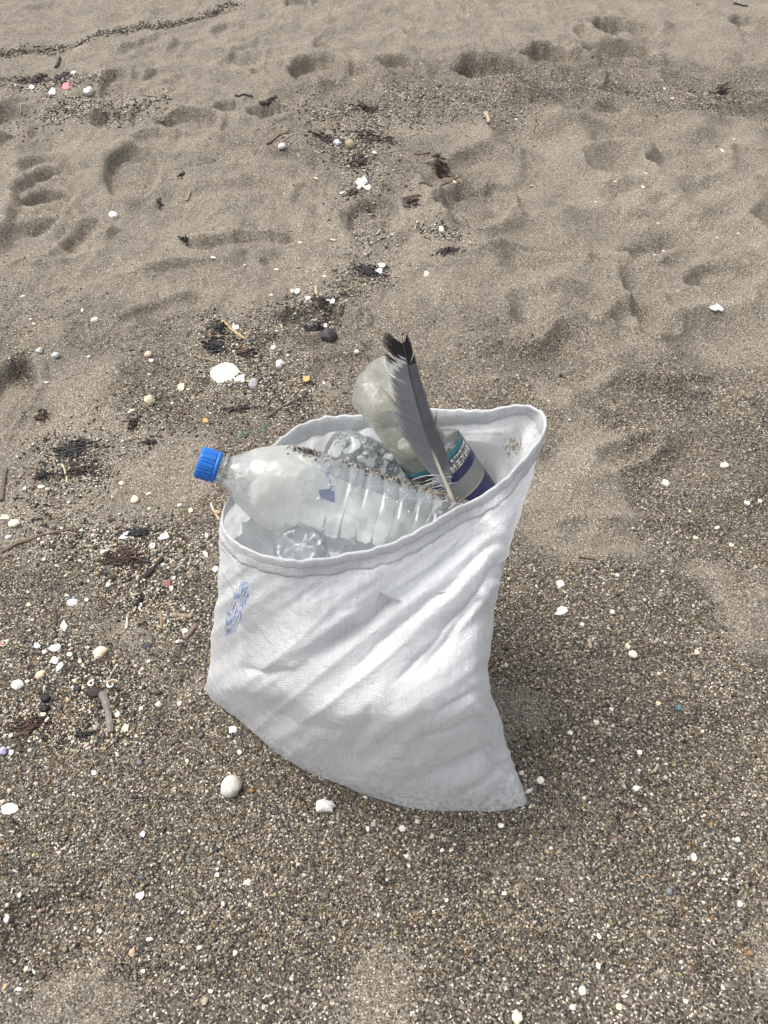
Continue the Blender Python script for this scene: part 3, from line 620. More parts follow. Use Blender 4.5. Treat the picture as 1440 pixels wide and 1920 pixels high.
# ---- clear crumpled bottle behind the large one
a = P(632, 846, .392); M3 = axis_matrix(a, a + Vector((.10, .045, -.10)), Vector((0, 0, 1)))
cb = empty('crumpled_clear_bottle', M3, label='crumpled clear bottle behind the large bottle against the back of the sack', cat='bottle')
pr3 = [(.006, .004), (.004, .012), (.000, .020), (.003, .0265), (.010, .0290)] + [(.010 + k * .004, .0290 - .002 * (k % 5 == 4)) for k in range(1, 32)] + [(.15, .018), (.16, .012), (.175, .012)]
def crush(V):
    th = np.arctan2(V[:, 1], V[:, 0]); zz = V[:, 2]; k = 1 + .40 * (fbm(np.cos(th) * 2.5 + 9, np.sin(th) * 2.5 + zz * 40, 210, 3) - .55) * sstep(.01, .04, zz); V[:, 0] *= k; V[:, 1] *= k; return V
v_, f_ = lathe(pr3, 80, crush, cap0=True); mk('body', v_, f_, PETC, cb)
# ---- frosted bottle standing on its neck
a, b = P(706, 716, .478), P(782, 836, .350); M4 = axis_matrix(a, b)
fb = empty('frosted_bottle', M4, label='cloudy frosted bottle with dented base sticking up behind the feather', cat='bottle')
PETF = pet('frosted_yellowed_plastic', tint=(.93, .93, .88), haze=.19, hazecol=(.80, .78, .70), rough=.3, stain=(.058, .30, .12, (.80, .77, .62)))
pr4 = interp_prof([(.004, .002), (.003, .014), (.000, .0235), (.003, .0290), (.010, .0325), (.022, .0335), (.040, .0330), (.044, .0318), (.048, .0332), (.10, .0335), (.150, .0325), (.170, .022), (.185, .0125), (.20, .0125)], .003)
def sq(V):
    th = np.arctan2(V[:, 1], V[:, 0]); zz = V[:, 2]; e = 3.2
    k = (np.abs(np.cos(th)) ** e + np.abs(np.sin(th)) ** e) ** (-1 / e); k = 1 + (k - 1) * .55
    k *= 1 + .22 * (fbm(np.cos(th) * 1.6 + 3, np.sin(th) * 1.6 + zz * 26, 230, 2) - .5) - .22 * np.abs(fbm(np.cos(th) * 1.1 + 8, np.sin(th) * 1.1 + zz * 22, 236, 2) - .5) - .12 * np.exp(-(((zz - .018 - .012 * np.sin(th * 2)) / .006) ** 2)) * (np.cos(th - .6) > -.2)
    V[:, 0] *= k; V[:, 1] *= k; V[:, 2] += .010 * (V[:, 1] / .033) * np.exp(-zz / .02); return V
v_, f_ = lathe(pr4, 80, sq, cap0=True); mk('body', v_, f_, PETF, fb)
# ---- labelled bottle
a, b = P(799, 834, .374), P(890, 962, .280); M5 = axis_matrix(a, b)
lb = empty('labelled_bottle', M5, label='clear bottle with black, teal and navy printed label bands beside the feather', cat='bottle')
RL = .0405
pr5 = interp_prof([(.004, .004), (.000, .020), (.001, .030), (.006, .0385), (.012, RL), (.105, RL), (.125, .02), (.135, .0125), (.15, .0125)], .004)
v_, f_ = lathe(pr5, 80, None, cap0=True); mk('body', v_, f_, PETC, lb)
def lm(n, c, r=.3): return simple(n, tuple(x * .85 for x in c), c, 80.0, r, .0001, .5)
TEAL, BLK, GRY, NAVY, MILK, GOLD = lm('teal_ink', (.01, .15, .19)), lm('black_ink', (.022, .026, .026)), lm('grey_ink', (.12, .125, .12)), lm('navy_ink', (.009, .014, .075)), lm('milky_label', (.19, .20, .19), .35), lm('dull_gold_ink', (.34, .31, .22))
def band(z0, z1, mat, lab=None, r=RL + .0006, t0=0, t1=2 * math.pi, n=72):
    V, Fc = lathe([(z0, r), (z1, r)], n); o = mk('label_band', V, Fc, mat, lb)
    if lab: o['label'] = lab
    return o
band(.008, .0135, TEAL, 'teal edge of the label', RL + .0003); band(.0135, .020, BLK, 'black label band'); gry = band(.020, .031, GRY, 'grey label band with white lettering')
band(.031, .042, NAVY, 'navy label band'); band(.042, .064, MILK, 'pale clouded label band'); band(.064, .066, GOLD); band(.066, .104, NAVY, 'wide navy label band')
# dark shape printed on the left part of the upper band
def arcpatch(z0, z1, t0, t1, mat, name, r=RL + .0010):
    ts = np.linspace(t0, t1, 16); V = [(r * math.cos(q_), r * math.sin(q_), zz) for zz in (z0, z1) for q_ in ts]; return mk(name, V, grid_faces(2, 16, False), mat, lb)
arcpatch(.0138, .031, .25, 1.6, BLK, 'label_print'); arcpatch(.0208, .0222, .2, 1.5, GOLD, 'label_line', RL + .0013)
arcpatch(.0285, .0295, .2, 1.5, GOLD, 'label_line', RL + .0013)
# white lettering: two rows of small characters built from strokes
WHT = simple('white_ink', (.7, .7, .7), (.8, .8, .8), 100.0, .5)
def glyphs(zc, hgt_, t0, count, pitch, wd):
    mb = MB(); r = RL + .0012
    for k in range(count):
        tc_ = t0 + k * pitch; hw = pitch * .38
        strokes = [(-1, .9, 1, .9), (-1, 0, 1, 0), (0, 1, 0, -1), (-1, -.9, 1, -.9)] if k % 3 == 0 else [(-.8, 1, -.8, -1), (-.8, .3, .9, .3), (.9, 1, .9, -1), (0, -.3, .9, -1)] if k % 3 == 1 else [(-1, .8, 1, .8), (0, .8, -.8, -1), (.2, 0, 1, -1)]
        for x0, y0, x1, y1 in strokes:
            p0 = (tc_ + x0 * hw, zc - y0 * hgt_ / 2); p1 = (tc_ + x1 * hw, zc - y1 * hgt_ / 2)
            mb.tube([(r * math.cos(q0), r * math.sin(q0), zz) for q0, zz in (p0, ((p0[0] + p1[0]) / 2, (p0[1] + p1[1]) / 2), p1)], wd, 4)
    return mb.build('lettering', WHT, gry)
glyphs(.0255, .0075, -1.0, 5, .215, .00042); glyphs(.0168, .0034, -1.0, 7, .13, .00028)
# ---- added pale filler sheet, keeps gaps below the bottles from going dark
nr, nc = 26, 72; V = []
ringi = S[np.argmin(np.abs(arc.mean(1) - .10))][:: NU // nc][:nc]; cen = ringi.mean(0)
for i in range(nr):
    f = i / (nr - 1) * .95
    for j in range(nc):
        b_ = cen + (ringi[j] - cen) * f; zz = .250 + .012 * (1 - f) + (fbm(np.array([b_[0] * 30]), np.array([b_[1] * 30]), 300, 3)[0] - .5) * .06 + .08 * f ** 4
        V.append((b_[0], b_[1], zz))
FILLER = simple('white_filler', (.80, .81, .81), (.87, .875, .88), 40.0, .4, .001)
mk('pale_filler', V, grid_faces(nr, nc), FILLER, None, label='added whitish crumpled filler brightening the gaps under the bottles in the sack', cat='filler sheet')
# ------------------------------------------------------------------ the feather
fa0, fa1 = P(849, 938, .402), P(750, 614, .570); FL = (fa1 - fa0).length
yv = (fa1 - fa0).normalized(); zv = (Vector((0, 0, CAMH)) - (fa0 + fa1) / 2); zv = (zv - yv * zv.dot(yv)).normalized()
zv = (zv + Vector((.10, 0, 0))).normalized(); zv = (zv - yv * zv.dot(yv)).normalized(); xv = yv.cross(zv)
MF = Matrix((xv, yv, zv)).transposed().to_4x4(); MF.translation = fa0
fe = empty('feather', MF, label='grey gull feather with black tip and pale quill stuck upright in the sack', cat='feather')
def rx(t): return FL * (-.035 * math.sin(math.pi * t) * .9 - .0 * t)        # gentle bow of the shaft
mb = MB(); pts = []; rad = []
for k in range(25):
    t_ = k / 24 * .95; pts.append((rx(t_), t_ * FL, 0)); rad.append(.0017 * (1 - t_) ** .8 + .00035)
m, t, p, out = nt('feather_shaft'); tc = nd(t, 'ShaderNodeTexCoord'); s = nd(t, 'ShaderNodeSeparateXYZ'); t.links.new(tc.outputs['Object'], s.inputs[0])
r = ramp(t, [(.0, (.68, .63, .50)), (.22, (.62, .58, .48)), (.34, (.10, .09, .085)), (1, (.02, .02, .022))]); t.links.new(math_(t, 'DIVIDE', s.outputs[1], FL), r.inputs[0])
t.links.new(r.outputs[0], p.inputs['Base Color']); p.inputs['Roughness'].default_value = .4
mb.tube(pts, rad, 8); mb.build('shaft', m, fe)
VANE = simple('feather_barb', (.9, .9, .9), (1.05, 1.05, 1.05), 700.0, .65, .0002, .3, tint=True)
WL = ([.06, .14, .22, .30, .42, .52, .62, .72, .82, .90, .95, 1.0], [.016, .055, .110, .146, .165, .148, .132, .134, .124, .112, .092, .032])
WR = ([.06, .14, .22, .32, .42, .55, .70, .82, .90, .96, 1.0], [.006, .040, .068, .082, .070, .062, .058, .054, .052, .042, .018])
def vane(side, Wt, nb, name, breaks):
    mb = MB(); cols = []
    for i in range(nb):
        t0 = .075 + (i / nb) * .845
        w0 = np.interp(t0 + .05, *Wt) * FL; sweep = 1.55 if t0 < .8 else 2.1
        brk = 0
        for (bt, bw, ba) in breaks:
            if 0 <= bt - t0 < bw: brk = ba * (1 - (bt - t0) / bw)
        w1 = w0 * .9 * (1 + .5 * abs(brk) + random.uniform(-.02, .02)); ph = random.uniform(-.01, .01) + brk * .35
        hw = FL / nb * .845 * .74; prev = []
        for k in range(6):
            s_ = k / 5; xx = side * w1 * s_ * (1 - .12 * s_ * sweep / 2); yy = t0 * FL + w1 * sweep * (s_ ** 1.35) * (.62 + ph) ; zz = -.10 * w1 * s_ ** 2 + math.sin(t0 * 40 + s_ * 2) * .0003 + .0004 * (i % 2)
            yy = min(yy, FL * (1.0 + .01 * math.sin(i * 1.7)) if t0 > .7 else yy)
            hw_ = hw * (1 - .55 * max(0, s_ - .7) / .3); x0 = rx(t0) * (1 - .3 * s_)
            prev.append(((x0 + xx, yy - hw_, zz), (x0 + xx, yy + hw_, zz)))
            tt = yy / FL
            if side < 0: c = (.020, .019, .020) if tt > .845 + .015 * math.sin(i) else (.62, .62, .62) if tt > .775 + .06 * (1 - s_) and s_ > .15 else (.170, .173, .185)
            else: c = (.018, .018, .019) if tt > .80 else (.110, .112, .120)
            if tt < .80: c = tuple(a * (1 + .45 * (s_ > .85) + .22 * (vnoise(np.array([i * .23]), np.array([side * 3.0]), 5)[0] - .5) + .12 * (1 - s_)) for a in c)
            if t0 < .2: c = tuple(a + (.42 - a) * (1 - (t0 - .075) / .125) * .6 for a in c)
            cols += [c, c]
        vs = [v for pr_2 in prev for v in pr_2]; fs = [(2 * k, 2 * k + 1, 2 * k + 3, 2 * k + 2) for k in range(5)]
        if side < 0: fs = [f[::-1] for f in fs]
        mb.add(vs, fs)
    return mk(name, mb.v, mb.f, VANE, fe, smooth=True, col=np.array(cols))
vane(-1, WL, 190, 'left_vane', [(.50, .035, .8), (.30, .03, 1.0), (.44, .02, .3), (.70, .03, -.35), (.20, .03, .5)]).name = 'vane'
vane(1, WR, 190, 'right_vane', [(.40, .035, .9), (.56, .02, .4), (.73, .02, .3)]).name = 'vane'
dn = MB()
for k in range(26):
    t0 = random.uniform(.07, .17); s_ = -1 if k < 21 else 1; L_2 = random.uniform(.012, .034) * (1 if s_ < 0 else .4); a0 = random.uniform(.2, .9); pts = []
    for j in range(7):
        u_ = j / 6; pts.append((rx(t0) + s_ * L_2 * u_ * math.cos(a0 - u_ * 1.0), t0 * FL + L_2 * (u_ * math.sin(a0) - .45 * u_ * u_), .001 + .003 * u_ * random.random()))
    dn.tube(pts, [.00035] * 6 + [.0001], 3, c=(.50, .50, .50))
dn.build('downy_barbs', VANE, fe)
# ------------------------------------------------------------------ debris on the sand
SHW = simple('white_shell', (.52, .49, .44), (.74, .73, .70), 120.0, .5, .0003, tint=True)
STN = simple('beach_stone', (.75, .75, .75), (1.1, 1.1, 1.1), 170.0, .65, .0005, tint=True)
WOD = simple('driftwood', (.7, .7, .7), (1.15, 1.15, 1.15), 140.0, .8, .0006, tint=True)
WED = simple('dried_seaweed', (.6, .6, .6), (1.3, 1.25, 1.2), 300.0, .55, .0004, .4, tint=True)
CREAM, WHITE, PEACH, TAN, ORANGE, BLUG, BLACK, PINKC, MAROON, LILAC = (.92, .84, .66), (1, 1, 1), (1, .78, .62), (.75, .62, .42), (.85, .50, .16), (.70, .80, .88), (.05, .05, .055), (1, .33, .36), (.30, .12, .11), (.72, .68, .82)
def frame(px, py, wpx, hpx):
    c = Pg(px, py); s = mpp(c); a = wpx * s / 2; b = abs(P(px, py - hpx / 2).y - P(px, py + hpx / 2).y) / 2; return c, a, b
def pebble(px, py, wpx, hpx, col, label, cat='pebble', name='pebble', group=None, rot=None, high=.75, mat=None, lump=.38, n=7):
    c, a, b = frame(px, py, wpx, hpx); b = min(b, a * 1.5); th = np.arange(2 * n) / (2 * n) * 2 * np.pi; V = [(0, 0, 1)]; hh = min(a, b) * high
    ph = np.linspace(0, np.pi, n)[1:-1]
    for f in ph: V += [(math.sin(f) * math.cos(q_), math.sin(f) * math.sin(q_), math.cos(f)) for q_ in th]
    V.append((0, 0, -1)); V = np.array(V); sd = int(px * 7 + py)
    k = 1 + lump * 2 * (fbm(V[:, 0] * 1.4 + sd, V[:, 1] * 1.4 + V[:, 2] * 1.1, sd, 3) - .5); V = V * k[:, None]
    col = tuple(.68 * x_ + .32 * sum(col) / 3 for x_ in col)
    V = V * np.array([a, b, hh]); m_ = 2 * n
    Fc = [(0, 1 + j, 1 + (j + 1) % m_) for j in range(m_)]
    for i in range(len(ph) - 1): Fc += [(1 + i * m_ + j, 1 + (i + 1) * m_ + j, 1 + (i + 1) * m_ + (j + 1) % m_, 1 + i * m_ + (j + 1) % m_) for j in range(m_)]
    Fc += [(len(V) - 1, 1 + (len(ph) - 1) * m_ + (j + 1) % m_, 1 + (len(ph) - 1) * m_ + j) for j in range(m_)]
    o = mk(name, V, Fc, mat or STN, None, n > 8, col=np.tile(col, (len(V), 1)), label=label, cat=cat, group=group)
    o.location = c + Vector((0, 0, hh * .55)); o.rotation_euler = (random.uniform(-.15, .15), random.uniform(-.15, .15), rot or 0); return o
def chip(px, py, wpx, hpx, col, label, cat='shell chip', name='shell_chip', group=None, rot=0., n=9, jag=.3, thick=.0016, mat=None, dome=.10, tilt=.22):
    c, a, b = frame(px, py, wpx, hpx); b = min(b, a * 2.2); rr = random.Random(int(px * 13 + py * 7)); ang = sorted((k + rr.uniform(-.3, .3)) / n * 2 * math.pi for k in range(n))
    rad = [1 + rr.uniform(-jag, jag * .6) for _ in ang]; V = []; rings = [1.0, .93, .6, .25]
    for f in rings:
        for q_, r_ in zip(ang, rad): V.append((a * f * r_ * math.cos(q_), b * f * r_ * math.sin(q_), thick * (.5 if f == 1 else 1) + dome * min(a, b) * (1 - f * f) + rr.uniform(-1, 1) * thick * .15))
    V.append((0, 0, thick + dome * min(a, b))); base_i = len(V)
    for q_, r_ in zip(ang, rad): V.append((a * .97 * r_ * math.cos(q_), b * .97 * r_ * math.sin(q_), -thick))
    Fc = []
    for i in range(3): Fc += [(i * n + j, i * n + (j + 1) % n, (i + 1) * n + (j + 1) % n, (i + 1) * n + j) for j in range(n)]
    Fc += [(3 * n + j, 3 * n + (j + 1) % n, base_i - 1) for j in range(n)] + [(j, base_i + j, base_i + (j + 1) % n, (j + 1) % n) for j in range(n)] + [tuple(base_i + j for j in range(n))[::-1]]
    o = mk(name, V, Fc, mat or SHW, None, False, col=np.tile(col, (len(V), 1)), label=label, cat=cat, group=group)
    o.location = c + Vector((0, 0, thick * .8)); o.rotation_euler = (rr.uniform(-tilt, tilt) + .12, rr.uniform(-tilt, tilt), rot); return o
def shell(px, py, wpx, hpx, col, label, rot=0., group=None, cat='shell', name='seashell', cup=False, ribs=14, high=.5):
    c, a, b = frame(px, py, wpx, hpx); b = min(max(b, .55 * a), 1.4 * a); nr_, na = 9, 40; V = []; cols = []
    for i in range(nr_):
        f = i / (nr_ - 1)
        for j in range(na):
            q_ = 2 * math.pi * j / na; rr = 1 + .05 * math.cos(q_ * ribs) * f - .10 * (math.cos(q_ + math.pi / 2) > .93) * f
            x_ = a * rr * f * math.cos(q_); y_ = b * (rr * f * math.sin(q_) * (1 - .12 * abs(math.cos(q_)))) - b * .5 * (1 - f)
            z_ = high * min(a, b) * 1.5 * math.sqrt(max(0, 1 - f ** 2.2)) + .0004 * math.cos(q_ * ribs) * f
            V.append((x_, y_, -z_ + high * min(a, b) * 1.5 if cup else z_)); cols.append(tuple(k * (1 - .10 * (i % 3 == 0)) for k in col))
    Vt = np.array(V); top = Vt.copy(); bot = Vt.copy(); bot[:, 2] -= .0012; bot[:, :2] *= .985
    n_ = len(V); Fc = [tuple(f) for f in grid_faces(nr_, na)] + [tuple(n_ + k for k in f[::-1]) for f in grid_faces(nr_, na)]
    Fc += [((nr_ - 1) * na + j, n_ + (nr_ - 1) * na + j, n_ + (nr_ - 1) * na + (j + 1) % na, (nr_ - 1) * na + (j + 1) % na)[::-1] for j in range(na)]
    o = mk(name, np.concatenate([top, bot]), Fc, SHW, None, True, col=np.array(cols * 2), label=label, cat=cat, group=group)
    o.location = c + Vector((0, 0, .0006)); o.rotation_euler = (random.uniform(-.1, .18), random.uniform(-.12, .12), rot); return o
def stick(p0, p1, wpx, col, label, cat='twig', name='twig', group=None, bend=.08, flat=.8, lift=.0, n=7, knots=.18):
    a, b = Pg(*p0), Pg(*p1); s = mpp((a + b) / 2) * wpx / 2; mb = MB(); rr = random.Random(int(p0[0] * 3 + p1[1])); side = (b - a).cross(Vector((0, 0, 1))).normalized() * (b - a).length * bend * rr.choice((-1, 1))
    pts = []; rad = []
    for k in range(13):
        f = k / 12; q_ = a + (b - a) * f + side * math.sin(math.pi * f) * .5 + side * .06 * math.sin(f * 9); q_.z = hg(q_.x, q_.y) + s * .55 + lift * math.sin(math.pi * f); pts.append(q_); rad.append(s * (1.05 - .35 * f) * (1 + rr.uniform(-knots, knots)))
    ctr = (a + b) / 2; mb.tube([q_ - ctr for q_ in pts], rad, n, c=col, flat=flat)
    o = mb.build(name, WOD, None, False, label=label, cat=cat, group=group); o.location = ctr; return o
def weed(px, py, wpx, hpx, n, col, label, group=None, th=1.0, cat='seaweed', name='seaweed_clump', high=.0045, frag=.0):
    c, a, b = frame(px, py, wpx, hpx); rr = random.Random(int(px * 5 + py * 3)); mb = MB(); s = mpp(c)
    for k in range(int(n * 2.2)):
        ang = rr.uniform(0, 6.28); r0 = min(abs(rr.gauss(0, .5)), 1.0); q_ = Vector((a * r0 * math.cos(ang), b * r0 * math.sin(ang), 0)); d = rr.uniform(0, 6.28); L = rr.uniform(.15, .8) * min(a, .045); pts = []; kz = rr.uniform(.0, high)
        for j in range(7):
            pts.append(Vector((q_.x, q_.y, 0))); d += rr.gauss(0, .6); q_ = q_ + Vector((math.cos(d), math.sin(d) * .6, 0)) * L / 6
        for j, v in enumerate(pts): v.z = hg(c.x + v.x, c.y + v.y) - c.z + .001 + kz * math.sin(math.pi * (j + .6) / 7.2) * (1 - (v.x / (a * 1.3)) ** 2 * .5)
        r_ = rr.uniform(.5, 1.2) * s * rr.choice((1.0, 1.6, 2.4)) * th; f = rr.choice((.5, .7, 1, 1, 1.5, 2.4)); mb.tube(pts, [r_ * .6, r_, r_ * 1.1, r_, r_ * .9, r_ * .7, r_ * .3], 4, c=tuple(x * f for x in col), flat=.30)
    o = mb.build(name, WED, None, True, label=label, cat=cat, group=group); o.location = c; return o
DKB = (.040, .026, .022); RDB = (.048, .027, .021); BLB = (.018, .017, .019)
# --- seaweed clumps
for a in [(600, 262, 96, 34, 70, DKB, 'dark seaweed tangle with shell bits on the far sand, left of the pale hummocks', 'w'),
  (705, 262, 84, 26, 60, DKB, 'dark seaweed patch just right of the far shell tangle'), (676, 305, 46, 44, 46, DKB, 'narrow seaweed trail running down to the white scrap'),
  (660, 362, 36, 18, 34, RDB, 'small reddish seaweed clump below the white scrap'), (772, 376, 44, 26, 46, RDB, 'rust brown seaweed ball in the middle of the beach'),
  (828, 328, 46, 36, 60, DKB, 'seaweed clump crossed by dark twigs beside the smooth hollow'), (818, 293, 16, 10, 16, DKB, 'tiny dark weed knot beside a straight twig'),
  (695, 512, 70, 26, 64, BLB, 'black seaweed heap holding broken white shells'), (605, 568, 64, 20, 50, DKB, 'weed and shell crumbs in the hollow behind the black stone'),
  (592, 613, 52, 14, 46, BLB, 'thin dark weed line just behind the black stone'), (412, 612, 34, 30, 60, BLB, 'black matted seaweed beside two crossed straws'),
  (405, 650, 50, 26, 60, BLB, 'lower black seaweed mat above the big white shell'), (460, 662, 50, 16, 34, DKB, 'brown weed wisps right above the big white shell'),
  (135, 845, 66, 40, 90, BLB, 'black seaweed mat left of the blue cap with white crumbs'), (82, 893, 44, 20, 40, BLB, 'black seaweed wisps at the left edge below the mat'),
  (150, 882, 70, 20, 44, DKB, 'brown weed fringe under the black seaweed mat'), (250, 790, 26, 42, 44, DKB, 'upright looking dark weed tuft between sack and left edge'),
  (78, 782, 30, 24, 34, RDB, 'small brown weed tuft by the left footprint edge'), (282, 830, 34, 14, 24, DKB, 'faint dark weed streak left of the blue cap'),
  (258, 1000, 60, 18, 60, BLB, 'wiry black weed lying over white shells beside the sack'), (235, 1048, 90, 40, 70, RDB, 'reddish brown weed litter left of the sack'),
  (262, 1128, 18, 46, 50, BLB, 'glossy black weed strip running towards the twigs'), (58, 1362, 80, 40, 60, RDB, 'red brown weed litter at the left edge below the white shells'),
  (160, 1380, 44, 22, 30, BLB, 'dark weed crumbs beside the grey driftwood splinter'), (445, 768, 60, 16, 30, DKB, 'weed crumbs behind the sack near the rim'),
  (60, 150, 120, 16, 70, DKB, 'far dark seaweed streak left of the pink fragment'), (118, 146, 50, 20, 40, DKB, 'dark seaweed behind the pink fragment'),
  (340, 328, 18, 16, 24, BLB, 'tiny black weed star beside the tread footprint'), (300, 388, 14, 14, 20, DKB, 'tiny weed knot left of the drag marks'),
  (345, 450, 24, 16, 20, BLB, 'black weed sprig at the end of the long furrow'), (690, 205, 60, 16, 30, DKB, 'thin far weed scatter above the seaweed tangle'),
  (500, 195, 50, 12, 26, DKB, 'dark weed line behind the far footprint'), (1352, 170, 40, 16, 34, DKB, 'dark weed at the far right beside a half buried print'),
  (1358, 278, 22, 10, 16, BLB, 'small black sprig on the right hand hummocks'), (838, 470, 60, 10, 24, DKB, 'brown crumbs beside the small upright shell')]:
    weed(*a[:7])
# --- sticks
for p0, p1, wd, col, lab in [((2, 1036), (136, 992), 7, (.16, .12, .09), 'long grey brown twig at the left edge beside the weed'),
  ((4, 940), (14, 880), 8, (.12, .10, .08), 'dark stick standing along the left frame edge'), ((62, 918), (70, 878), 6, (.15, .11, .08), 'short stick beside black seaweed at the left'),
  ((116, 872), (126, 902), 4, (.50, .42, .28), 'pale straw below the black seaweed mat'), ((124, 884), (160, 874), 6, (.20, .15, .10), 'brown stem under the black seaweed mat'),
  ((500, 270), (576, 252), 5, (.16, .12, .085), 'thin dark twig on the far sand left of the weed tangle'), ((520, 272), (592, 258), 3, (.35, .29, .20), 'paler straw lying along the thin dark twig'),
  ((602, 212), (622, 248), 6, (.15, .12, .09), 'short twig poking from the far weed'), ((776, 289), (806, 287), 5, (.17, .12, .08), 'straight brown twig left of the tiny weed knot'),
  ((786, 345), (862, 332), 5, (.14, .10, .07), 'long twig crossing the seaweed clump by the hollow'), ((812, 328), (862, 342), 4, (.17, .12, .07), 'second twig crossing the same seaweed clump'),
  ((910, 214), (916, 232), 8, (.42, .33, .22), 'short tan stub on the far right centre sand'), ((592, 538), (602, 580), 4, (.52, .43, .28), 'pale straw standing in the weed hollow'),
  ((640, 512), (708, 524), 3, (.18, .14, .12), 'thin stalk lying on the black shell heap'), ((418, 604), (460, 636), 6, (.48, .34, .18), 'golden straw beside the black matted seaweed'),
  ((396, 628), (448, 628), 3, (.22, .15, .10), 'thin brown stem crossing the golden straw'), ((363, 668), (412, 680), 4, (.28, .22, .15), 'brown straw above the big white shell'),
  ((502, 782), (568, 745), 6, (.14, .11, .09), 'dark twig behind the rim of the sack'), ((480, 762), (505, 745), 3, (.30, .25, .19), 'small straw behind the sack rim'),
  ((322, 1155), (360, 1158), 10, (.27, .22, .16), 'split straw bundle left of the sack'), ((330, 1163), (362, 1150), 6, (.35, .29, .20), 'pale split straw on top of the bundle'),
  ((300, 1148), (302, 1180), 6, (.24, .18, .12), 'short upright looking stem beside the straw bundle'), ((345, 1200), (368, 1172), 11, (.20, .15, .11), 'rough bark splinter near the sack corner'),
  ((245, 1112), (263, 1142), 3, (.50, .44, .34), 'thin pale straw beside the black weed strip'), ((236, 1180), (238, 1158), 5, (.62, .54, .40), 'cream stalk below the black weed strip'),
  ((270, 1085), (305, 1048), 12, (.035, .028, .026), 'flat dark wood strip left of the sack'), ((192, 1300), (208, 1375), 15, (.20, .18, .16), 'grey pointed driftwood splinter on the left sand'),
  ((177, 1305), (178, 1342), 5, (.09, .06, .05), 'thin dark stem left of the grey driftwood'), ((78, 1368), (92, 1346), 7, (.60, .54, .42), 'cream stick beside the black mussel bits'),
  ((28, 1382), (54, 1374), 9, (.10, .065, .045), 'dark brown root end on the left sand'), ((32, 1388), (40, 1410), 9, (.07, .05, .04), 'dark root stump lower left'),
  ((196, 1282), (220, 1246), 3, (.40, .34, .26), 'fine straw above the broken snail shells'), ((102, 1146), (105, 1172), 8, (.08, .055, .045), 'dark stub beside the white triangular shell'),
  ((396, 945), (412, 975), 5, (.48, .42, .32), 'pale straw left of the sack rim'), ((1085, 1045), (1116, 1050), 5, (.07, .045, .03), 'short dark twig right of the sack'),
  ((1103, 1200), (1107, 1216), 7, (.42, .34, .25), 'tan sliver on the sand right of the sack'), ((440, 180), (474, 186), 5, (.05, .045, .04), 'black forked sprig on the far sand'),
  ((350, 378), (357, 360), 5, (.30, .24, .17), 'tan stub beside the curved drag marks'), ((1376, 8), (1402, 11), 4, (.06, .05, .045), 'dark sprig at the far right corner'),
  ((105, 128), (112, 108), 6, (.05, .04, .035), 'dark curled stalk above the far strand line'), ((1226, 1448), (1234, 1436), 6, (.40, .34, .25), 'tan husk right of the sack base')]:
    stick(p0, p1, wd, col, lab)
# --- shells, stones and scraps one can point to
chip(424, 705, 56, 38, WHITE, 'big flat white shell lying behind the blue capped bottle', 'shell', 'seashell', n=16, jag=.16, dome=.16, thick=.003)
chip(450, 712, 22, 16, WHITE, 'broken white shell piece touching the big white shell', 'shell chip', jag=.4)
chip(617, 634, 34, 26, (.05, .040, .042), 'shiny black wedge stone behind the sack', 'stone', 'stone', n=5, jag=.22, dome=.75, thick=.006, mat=simple('wet_black_stone', (.6, .6, .6), (1.2, 1.2, 1.2), 150.0, .22, .0006, .6, tint=True))
pebble(475, 722, 18, 18, (.34, .32, .34), 'lilac grey stone right of the big white shell')
chip(572, 713, 20, 10, ORANGE, 'orange chip behind the sack'); chip(385, 790, 13, 9, ORANGE, 'small orange chip above the blue cap')
pebble(526, 685, 18, 13, (.66, .62, .54), 'cream speckled pebble behind the sack'); chip(513, 653, 12, 9, (.7, .68, .62), 'pale square chip left of the black stone')
pebble(282, 755, 22, 16, (.62, .50, .30), 'lumpy tan stone with pale top on the left sand'); chip(340, 727, 13, 15, CREAM, 'cream triangular chip left of the big white shell')
shell(104, 667, 15, 10, BLUG, 'bluish white shell near the left footprint'); pebble(74, 658, 12, 9, (.55, .55, .50), 'pale grey pebble left of the bluish shell')
shell(278, 665, 14, 10, PEACH, 'pinkish shell on the plain left sand'); chip(284, 677, 11, 5, WHITE, 'white sliver under the pinkish shell')
shell(178, 601, 15, 10, WHITE, 'round white shell alone on the upper left sand', ribs=10); shell(213, 405, 18, 13, WHITE, 'white oval shell below the tread footprint', rot=.5)
chip(125, 162, 15, 18, PINKC, 'pink plastic fragment on the far strand line', 'plastic fragment', 'plastic_fragment', jag=.15)
chip(58, 166, 18, 8, WHITE, 'white scrap left of the pink fragment', jag=.35); chip(99, 172, 16, 9, WHITE, 'white shell just left of the pink fragment')
chip(138, 137, 12, 6, WHITE, 'white crumb behind the pink fragment'); pebble(168, 176, 18, 10, (.55, .56, .53), 'pale grey stone right of the pink fragment')
chip(678, 343, 20, 17, WHITE, 'crumpled white scrap below the seaweed trail', 'scrap', 'scrap', jag=.5, n=13, dome=.5); chip(690, 352, 14, 7, WHITE, 'torn tail of white scrap under the seaweed trail', jag=.5)
chip(702, 288, 11, 11, (.62, .72, .70), 'pale green glass chip in the far weed tangle', 'glass chip', 'glass_chip'); pebble(657, 275, 20, 10, (.36, .27, .13), 'ochre stone in the far weed tangle')
shell(530, 286, 15, 10, (.95, .95, .97), 'small round white shell beside the thin far twig', ribs=8); pebble(632, 271, 14, 7, LILAC, 'lilac shell bit left of the ochre stone')
chip(708, 510, 26, 13, WHITE, 'white broken shell on the black seaweed heap', jag=.35); chip(716, 499, 16, 7, WHITE, 'upper white sliver on the black seaweed heap'); chip(800, 516, 13, 10, CREAM, 'cream chip alone right of the black seaweed heap')
chip(827, 432, 10, 15, WHITE, 'small upright white shell in brown crumbs')
